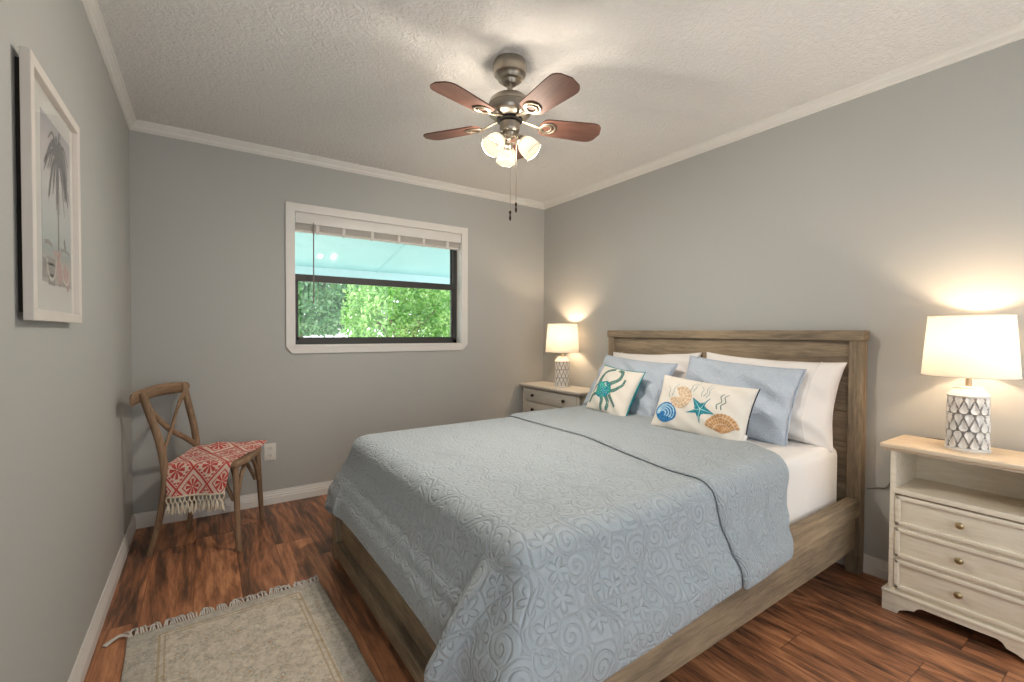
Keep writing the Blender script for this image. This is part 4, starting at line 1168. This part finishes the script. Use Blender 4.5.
for k in range(NT_):
    a, b, c = epoint(k/NT_), epoint((k+.5)/NT_), epoint((k+1)/NT_)
    m = b+Vector((0, -.003, -.038))
    for q in (a, c): nets.tube(spline([q+Vector((0, 0, .004)), q.lerp(m, .5)+Vector(((q.x-m.x)*.45, -.003, 0)), m], 4), .0036, 6)
    ln = rs.uniform(.042, .060)
    for w in range(7):
        dx, dy = rs.uniform(-.009, .009), rs.uniform(-.006, .006)
        nets.tube([m+Vector((0, 0, .004)), m+Vector((dx*.6, dy*.6, -ln*.4)), m+Vector((dx*1.5, dy*1.3, -ln*rs.uniform(.8, 1.1)))], [.004, .0045, .0022], 6)
nets.tube([tuple(Vector(e)+Vector((0, -.002, .0))) for e in E], .0055, 6)
nets.build('tassel_fringe', M_FRINGE, th, 60)

# ------------------------------------------------------------------ rug
RUGC = Vector((.118, 1.735, 0)); RUGA = D(2.4)
rug = thing('area_rug', RUGC, RUGA, 'faded beige oriental rug with fringe on the floor at the foot of the bed', 'rug')
n, m = 48, 30; V = []; F = []
hwx, hwy = .352, .56
G = np.zeros((n, m, 3)); UVr = np.zeros((n, m, 2))
for i in range(n):
    for j in range(m):
        y = -hwy+2*hwy*i/(n-1); x = -hwx+2*hwx*j/(m-1)
        e = .004*math.sin(6*y+1)+.002*math.sin(17*y)
        xx = x+e*(abs(x)/hwx)
        yy = y+(.006*math.sin(9*x) if i == n-1 else 0)
        z = .006+.0012*math.sin(8*x+5*y)
        G[i, j] = (xx, yy, z); UVr[i, j] = (x, y)
grid_obj('rug_pile', G, UVr, M_RUG, .006, rug, 1, 0)
for end in (1, -1):
    fr = MB(); rs = random.Random(5+end)
    for k in range(78):
        x = -hwx+.006+(2*hwx-.012)*k/77
        ln = rs.uniform(.026, .052); cu = rs.uniform(-.038, .030)
        P = spline([(x, end*(hwy-.008), .008), (x+cu*.3, end*(hwy+ln*.5), .010+rs.uniform(0, .010)), (x+cu, end*(hwy+ln), .004)], 4)
        fr.tube(P, [.0034]*(len(P)-1)+[.0022], 5)
    if end == 1:
        for q in range(3):
            P = spline([(-hwx+.012, hwy-.006, .008), (-hwx-.02, hwy+.012+.004*q, .012), (-hwx-.040, hwy+.002+.005*q, .010), (-hwx-.062-.004*q, hwy-.018+.006*q, .004)], 5)
            fr.tube(P, .0036, 5)
    fr.build('fringe', M_RUGFR, rug, 60)

# ------------------------------------------------------------------ framed print on the left wall
PY0, PY1, PZ0, PZ1 = 1.528, 2.036, 1.216, 1.852
pic = thing('framed_print', (LX, (PY0+PY1)/2, PZ0), 0, 'white framed palm tree print hanging on the left wall', 'picture')
hy_ = (PY1-PY0)/2; hz = PZ1-PZ0; FD = .0315; fwid = .028
M_FRAME = plain('white_picture_frame', lin(216, 208, 200), .4)
M_MATB = plain('white_mat_board', lin(206, 204, 198), .7)
mb = MB()
mb.box((.012, -hy_, 0), (FD, -hy_+fwid, hz), .002).box((.012, hy_-fwid, 0), (FD, hy_, hz), .002).box((.012, -hy_+.001, hz-fwid), (FD-.0003, hy_-.001, hz-.0003), .002).box((.012, -hy_+.001, .0003), (FD-.0003, hy_-.001, fwid), .002)
mb.build('frame', M_FRAME, pic)
MB().box((.0, -hy_+.02, .02), (.014, hy_-.02, hz-.02)).build('backing_board', M_DARK, pic)
MB().box((.0135, -hy_+.02, .02), (.0165, hy_-.02, hz-.02)).build('mat_board', M_MATB, pic)
# the print: a tall palm against a pale sea, flat layers of colour on paper
py0, py1, pz0, pz1 = 1.668-(PY0+PY1)/2, 1.972-(PY0+PY1)/2, 1.322-PZ0, 1.768-PZ0
pw_, ph_ = py1-py0, pz1-pz0
def mat_print():
    t = NT('beach_print_paper'); v = t.co()
    x, y, z = t.sep(v)
    f = t.M('DIVIDE', t.M('SUBTRACT', z, pz0), ph_)
    n = t.noise(t.co(scale=(1, 1, 5)), 14, 4, .6); nn = t.noise(v, 22, 3)
    col = t.ramp(t.M('ADD', f, t.M('MULTIPLY', t.M('SUBTRACT', n, .5), .10)), [(.0, lin(172, 162, 154)), (.13, lin(180, 170, 160)), (.20, lin(150, 160, 158)), (.27, lin(176, 184, 182)), (.42, lin(190, 194, 192)), (.60, lin(200, 196, 194)), (.82, lin(196, 186, 184)), (1.0, lin(166, 164, 168))])
    col = t.mix(t.M('MULTIPLY', nn, .25), col, lin(160, 165, 165))
    return t.pbr(col, .6)
pr = MB().box((.0160, py0, pz0), (.0173, py1, pz1)).build('beach_print', mat_print(), pic)
M_PALMD = plain('print_palm_grey', lin(112, 110, 110), .7); M_PALMT = plain('print_trunk_grey', lin(128, 120, 116), .7)
M_PINK = plain('print_rose', lin(184, 152, 146), .7); M_PGREY = plain('print_umber', lin(146, 140, 134), .7); M_PPALE = plain('print_pale', lin(205, 200, 192), .7)
def flat(mb, pts, w, x=.0177, w1=None):
    n = len(pts); V = []; F = []
    for i, (a, b) in enumerate(pts):
        a0, b0 = pts[max(i-1, 0)]; a1, b1 = pts[min(i+1, n-1)]; dx, dy = a1-a0, b1-b0; l = math.hypot(dx, dy) or 1
        ww = (w if w1 is None else w+(w1-w)*i/(n-1))/2
        for s in (-1, 1): V.append((x, py0+(a*pw_)+s*(-dy/l)*ww, pz0+b*ph_+s*(dx/l)*ww))
    for i in range(n-1): F.append((i*2, i*2+1, i*2+3, i*2+2))
    mb.quads(V, F)
mb = MB(); flat(mb, s2([(.50, .10), (.53, .35), (.50, .6), (.53, .76)]), .016, w1=.010); mb.build('palm_trunk', M_PALMT, pr)
mb = MB(); rs = random.Random(2)
for k in range(40):
    a = rs.uniform(0, 2*math.pi); ln = rs.uniform(.22, .46)
    cx, cy = .53+rs.uniform(-.03, .03), .80+rs.uniform(-.02, .03)
    ex, ey = cx+ln*math.cos(a)*1.05, cy+ln*.62*math.sin(a)-.05
    tip = (min(.985, max(.015, ex)), min(.985, ey-.07)); mid = (min(.985, max(.015, (cx+ex)/2)), min(.985, (cy+ey)/2+.06))
    flat(mb, s2([(cx, cy), mid, tip], 4), .016, 0.0177+.00002*k, w1=.004)
mb.build('palm_fronds', M_PALMD, pr)
for a, b, w in ((.06, .30, .02), (.60, .95, .016)):
    mb = MB(); flat(mb, [(a, .235), ((a+b)/2, .245), (b, .23)], w*.6); mb.build('sea_line', M_PGREY, pr)
mb = MB()
flat(mb, [(.05, .02), (.05, .14)], .03); flat(mb, [(.12, .13), (.40, .13)], .022); flat(mb, [(.16, .02), (.38, .02)], .03); flat(mb, [(.24, .03), (.24, .12)], .07)
mb.build('beach_silhouette', M_PGREY, pr)
mb = MB(); flat(mb, [(.72, .31), (.75, .28), (.77, .25)], .016); mb.build('sea_bird', M_PALMD, pr)
mb = MB(); flat(mb, s2([(.68, .02), (.74, .07), (.70, .12)]), .025); mb.build('beach_silhouette', M_PGREY, pr)
mb = MB(); flat(mb, s2([(.46, .16), (.55, .08), (.60, .02)]), .05, .0179); flat(mb, s2([(.70, .10), (.80, .06), (.90, .02)]), .05, .0179); flat(mb, [(.35, .19), (.62, .20)], .018, .0179)
mb.build('rose_shapes', M_PINK, pr)
mb = MB(); flat(mb, s2([(.13, .14), (.15, .06), (.26, .02), (.38, .06), (.42, .15)]), .010, .0182); mb.build('pale_line', M_PPALE, pr)
mb = MB(); flat(mb, s2([(.62, .15), (.68, .04), (.82, .02), (.93, .10)]), .008, .0182)
mb.build('pale_line', M_PPALE, pr)
MB().box((.0205, -hy_+.026, .026), (.0215, hy_-.026, hz-.026)).build('picture_glass', M_GLASS, pic)

# ------------------------------------------------------------------ outside the window
def mat_patio():
    t = NT('teal_patio_ceiling'); v = t.co()
    n = t.noise(v, 3, 3)
    return t.pbr(t.mix(n, lin(152, 204, 210), lin(168, 216, 220)), .5)
M_PATIO = mat_patio()
M_GROUND = plain('pale_concrete', lin(214, 208, 196), .9)
struct(MB().box((-14, BY+T+.001, -.16), (18, 24, -.06)).build('ground', M_GROUND))
PYE = 6.6
def pz(y): return 2.62-(y-BY-T)*(2.62-2.03)/(PYE-BY-T)
V = [(-3, BY+T, pz(BY+T)), (7.5, BY+T, pz(BY+T)), (7.5, PYE, pz(PYE)), (-3, PYE, pz(PYE))]
V += [(a, b, c+.05) for a, b, c in V]
pr_ = struct(thing('patio_roof', (0, 0, 0)))
MB().quads(V, [(0, 1, 2, 3), (4, 5, 6, 7), (0, 1, 5, 4), (1, 2, 6, 5), (2, 3, 7, 6), (3, 0, 4, 7)]).build('roof_panel', M_PATIO, pr_)
MB().box((-3, PYE-.08, pz(PYE)-.15), (7.5, PYE+.03, pz(PYE)+.07)).build('fascia_beam', plain('pale_fascia', lin(206, 236, 238), .5), pr_)
mb = MB()
for x in (-.55, 2.05, 4.65): mb.tube([(x, BY+T+.02, pz(BY+T)-.004), (x, PYE-.08, pz(PYE-.08)-.004)], .010, 6)
mb.build('panel_seams', M_PATIO, pr_)
mb = MB()
for x in (-2.9, 7.3): mb.box((x, PYE-.06, -.06), (x+.1, PYE+.02, pz(PYE)-.2))
mb.build('roof_post', M_PATIO, pr_)
LG = (mat_leaf('leaf_blue_green', lin(70, 120, 84), lin(112, 168, 116), lin(160, 204, 150)), mat_leaf('leaf_bright', lin(84, 136, 66), lin(132, 188, 96), lin(196, 226, 150)), mat_leaf('leaf_deep', lin(64, 108, 60), lin(110, 158, 84), lin(164, 196, 128)))
M_BARK = plain('grey_bark', lin(140, 128, 112), .9, 0, .2, 30, .5)
def tree(name, c, rx, ry, rz, zc, n, leaf, mat, seed, label, cat='tree', lo=.35):
    o = thing(name, (c[0], c[1], -.06), 0, label, cat, 'trees outside the window' if cat == 'tree' else 'bushes outside the window')
    rs = np.random.RandomState(seed)
    d = rs.normal(size=(n, 3)); d /= np.linalg.norm(d, axis=1)[:, None]
    r = rs.uniform(.45, 1, n)**.5
    lump = 1+.18*np.sin(5*d[:, 0]+seed)*np.cos(4*d[:, 2]+2*seed)+.12*np.sin(9*d[:, 1]+seed)
    p = d*(r*lump)[:, None]*np.array([rx, ry, rz])+np.array([0, 0, zc])
    p[:, 2] = np.maximum(p[:, 2], lo+rs.uniform(0, .25, n))
    a = rs.normal(size=(n, 3)); a /= np.linalg.norm(a, axis=1)[:, None]
    b = np.cross(a, rs.normal(size=(n, 3))); b /= np.linalg.norm(b, axis=1)[:, None]
    s = leaf*rs.uniform(.6, 1.3, n)[:, None]
    V = np.stack([p-a*s, p-b*s*.42, p+a*s, p+b*s*.42], 1).reshape(-1, 3)
    F = np.arange(4*n).reshape(n, 4)
    mobj('crown', V, F, mat, o)
    mb = MB()
    mb.tube([(0, 0, 0), (.03, .02, zc*.5), (.0, 0, zc)], [.10, .08, .05], 10)
    for k in range(5):
        q = k*1.26+seed; mb.tube([(0, 0, zc*.45), (.35*rx*math.cos(q), .35*ry*math.sin(q), zc*.9), (.7*rx*math.cos(q), .7*ry*math.sin(q), zc*1.15)], [.05, .035, .015], 7)
    mb.build('trunk', M_BARK, o, 60)
    return o
tree('shade_tree', (1.95, 12.5), 1.55, 1.1, 1.50, 2.45, 13000, .080, LG[0], 3, 'blue green tree seen through the left half of the lower window pane', lo=1.15)
tree('leafy_bush', (3.55, 9.6), 1.15, 1.0, 1.60, 1.50, 14000, .060, LG[1], 8, 'bright yellow green bush in the middle of the lower window pane', 'bush', lo=.3)
tree('leafy_bush', (6.35, 10.9), 1.30, 1.2, 1.75, 1.65, 15000, .062, LG[2], 12, 'deep green bush at the right side of the lower window pane', 'bush', lo=.35)
tree('shade_tree', (6.6, 17.5), 4.6, 1.8, 2.1, 3.0, 11000, .13, LG[2], 21, 'tall green tree standing behind the bushes in the lower window pane', lo=1.4)
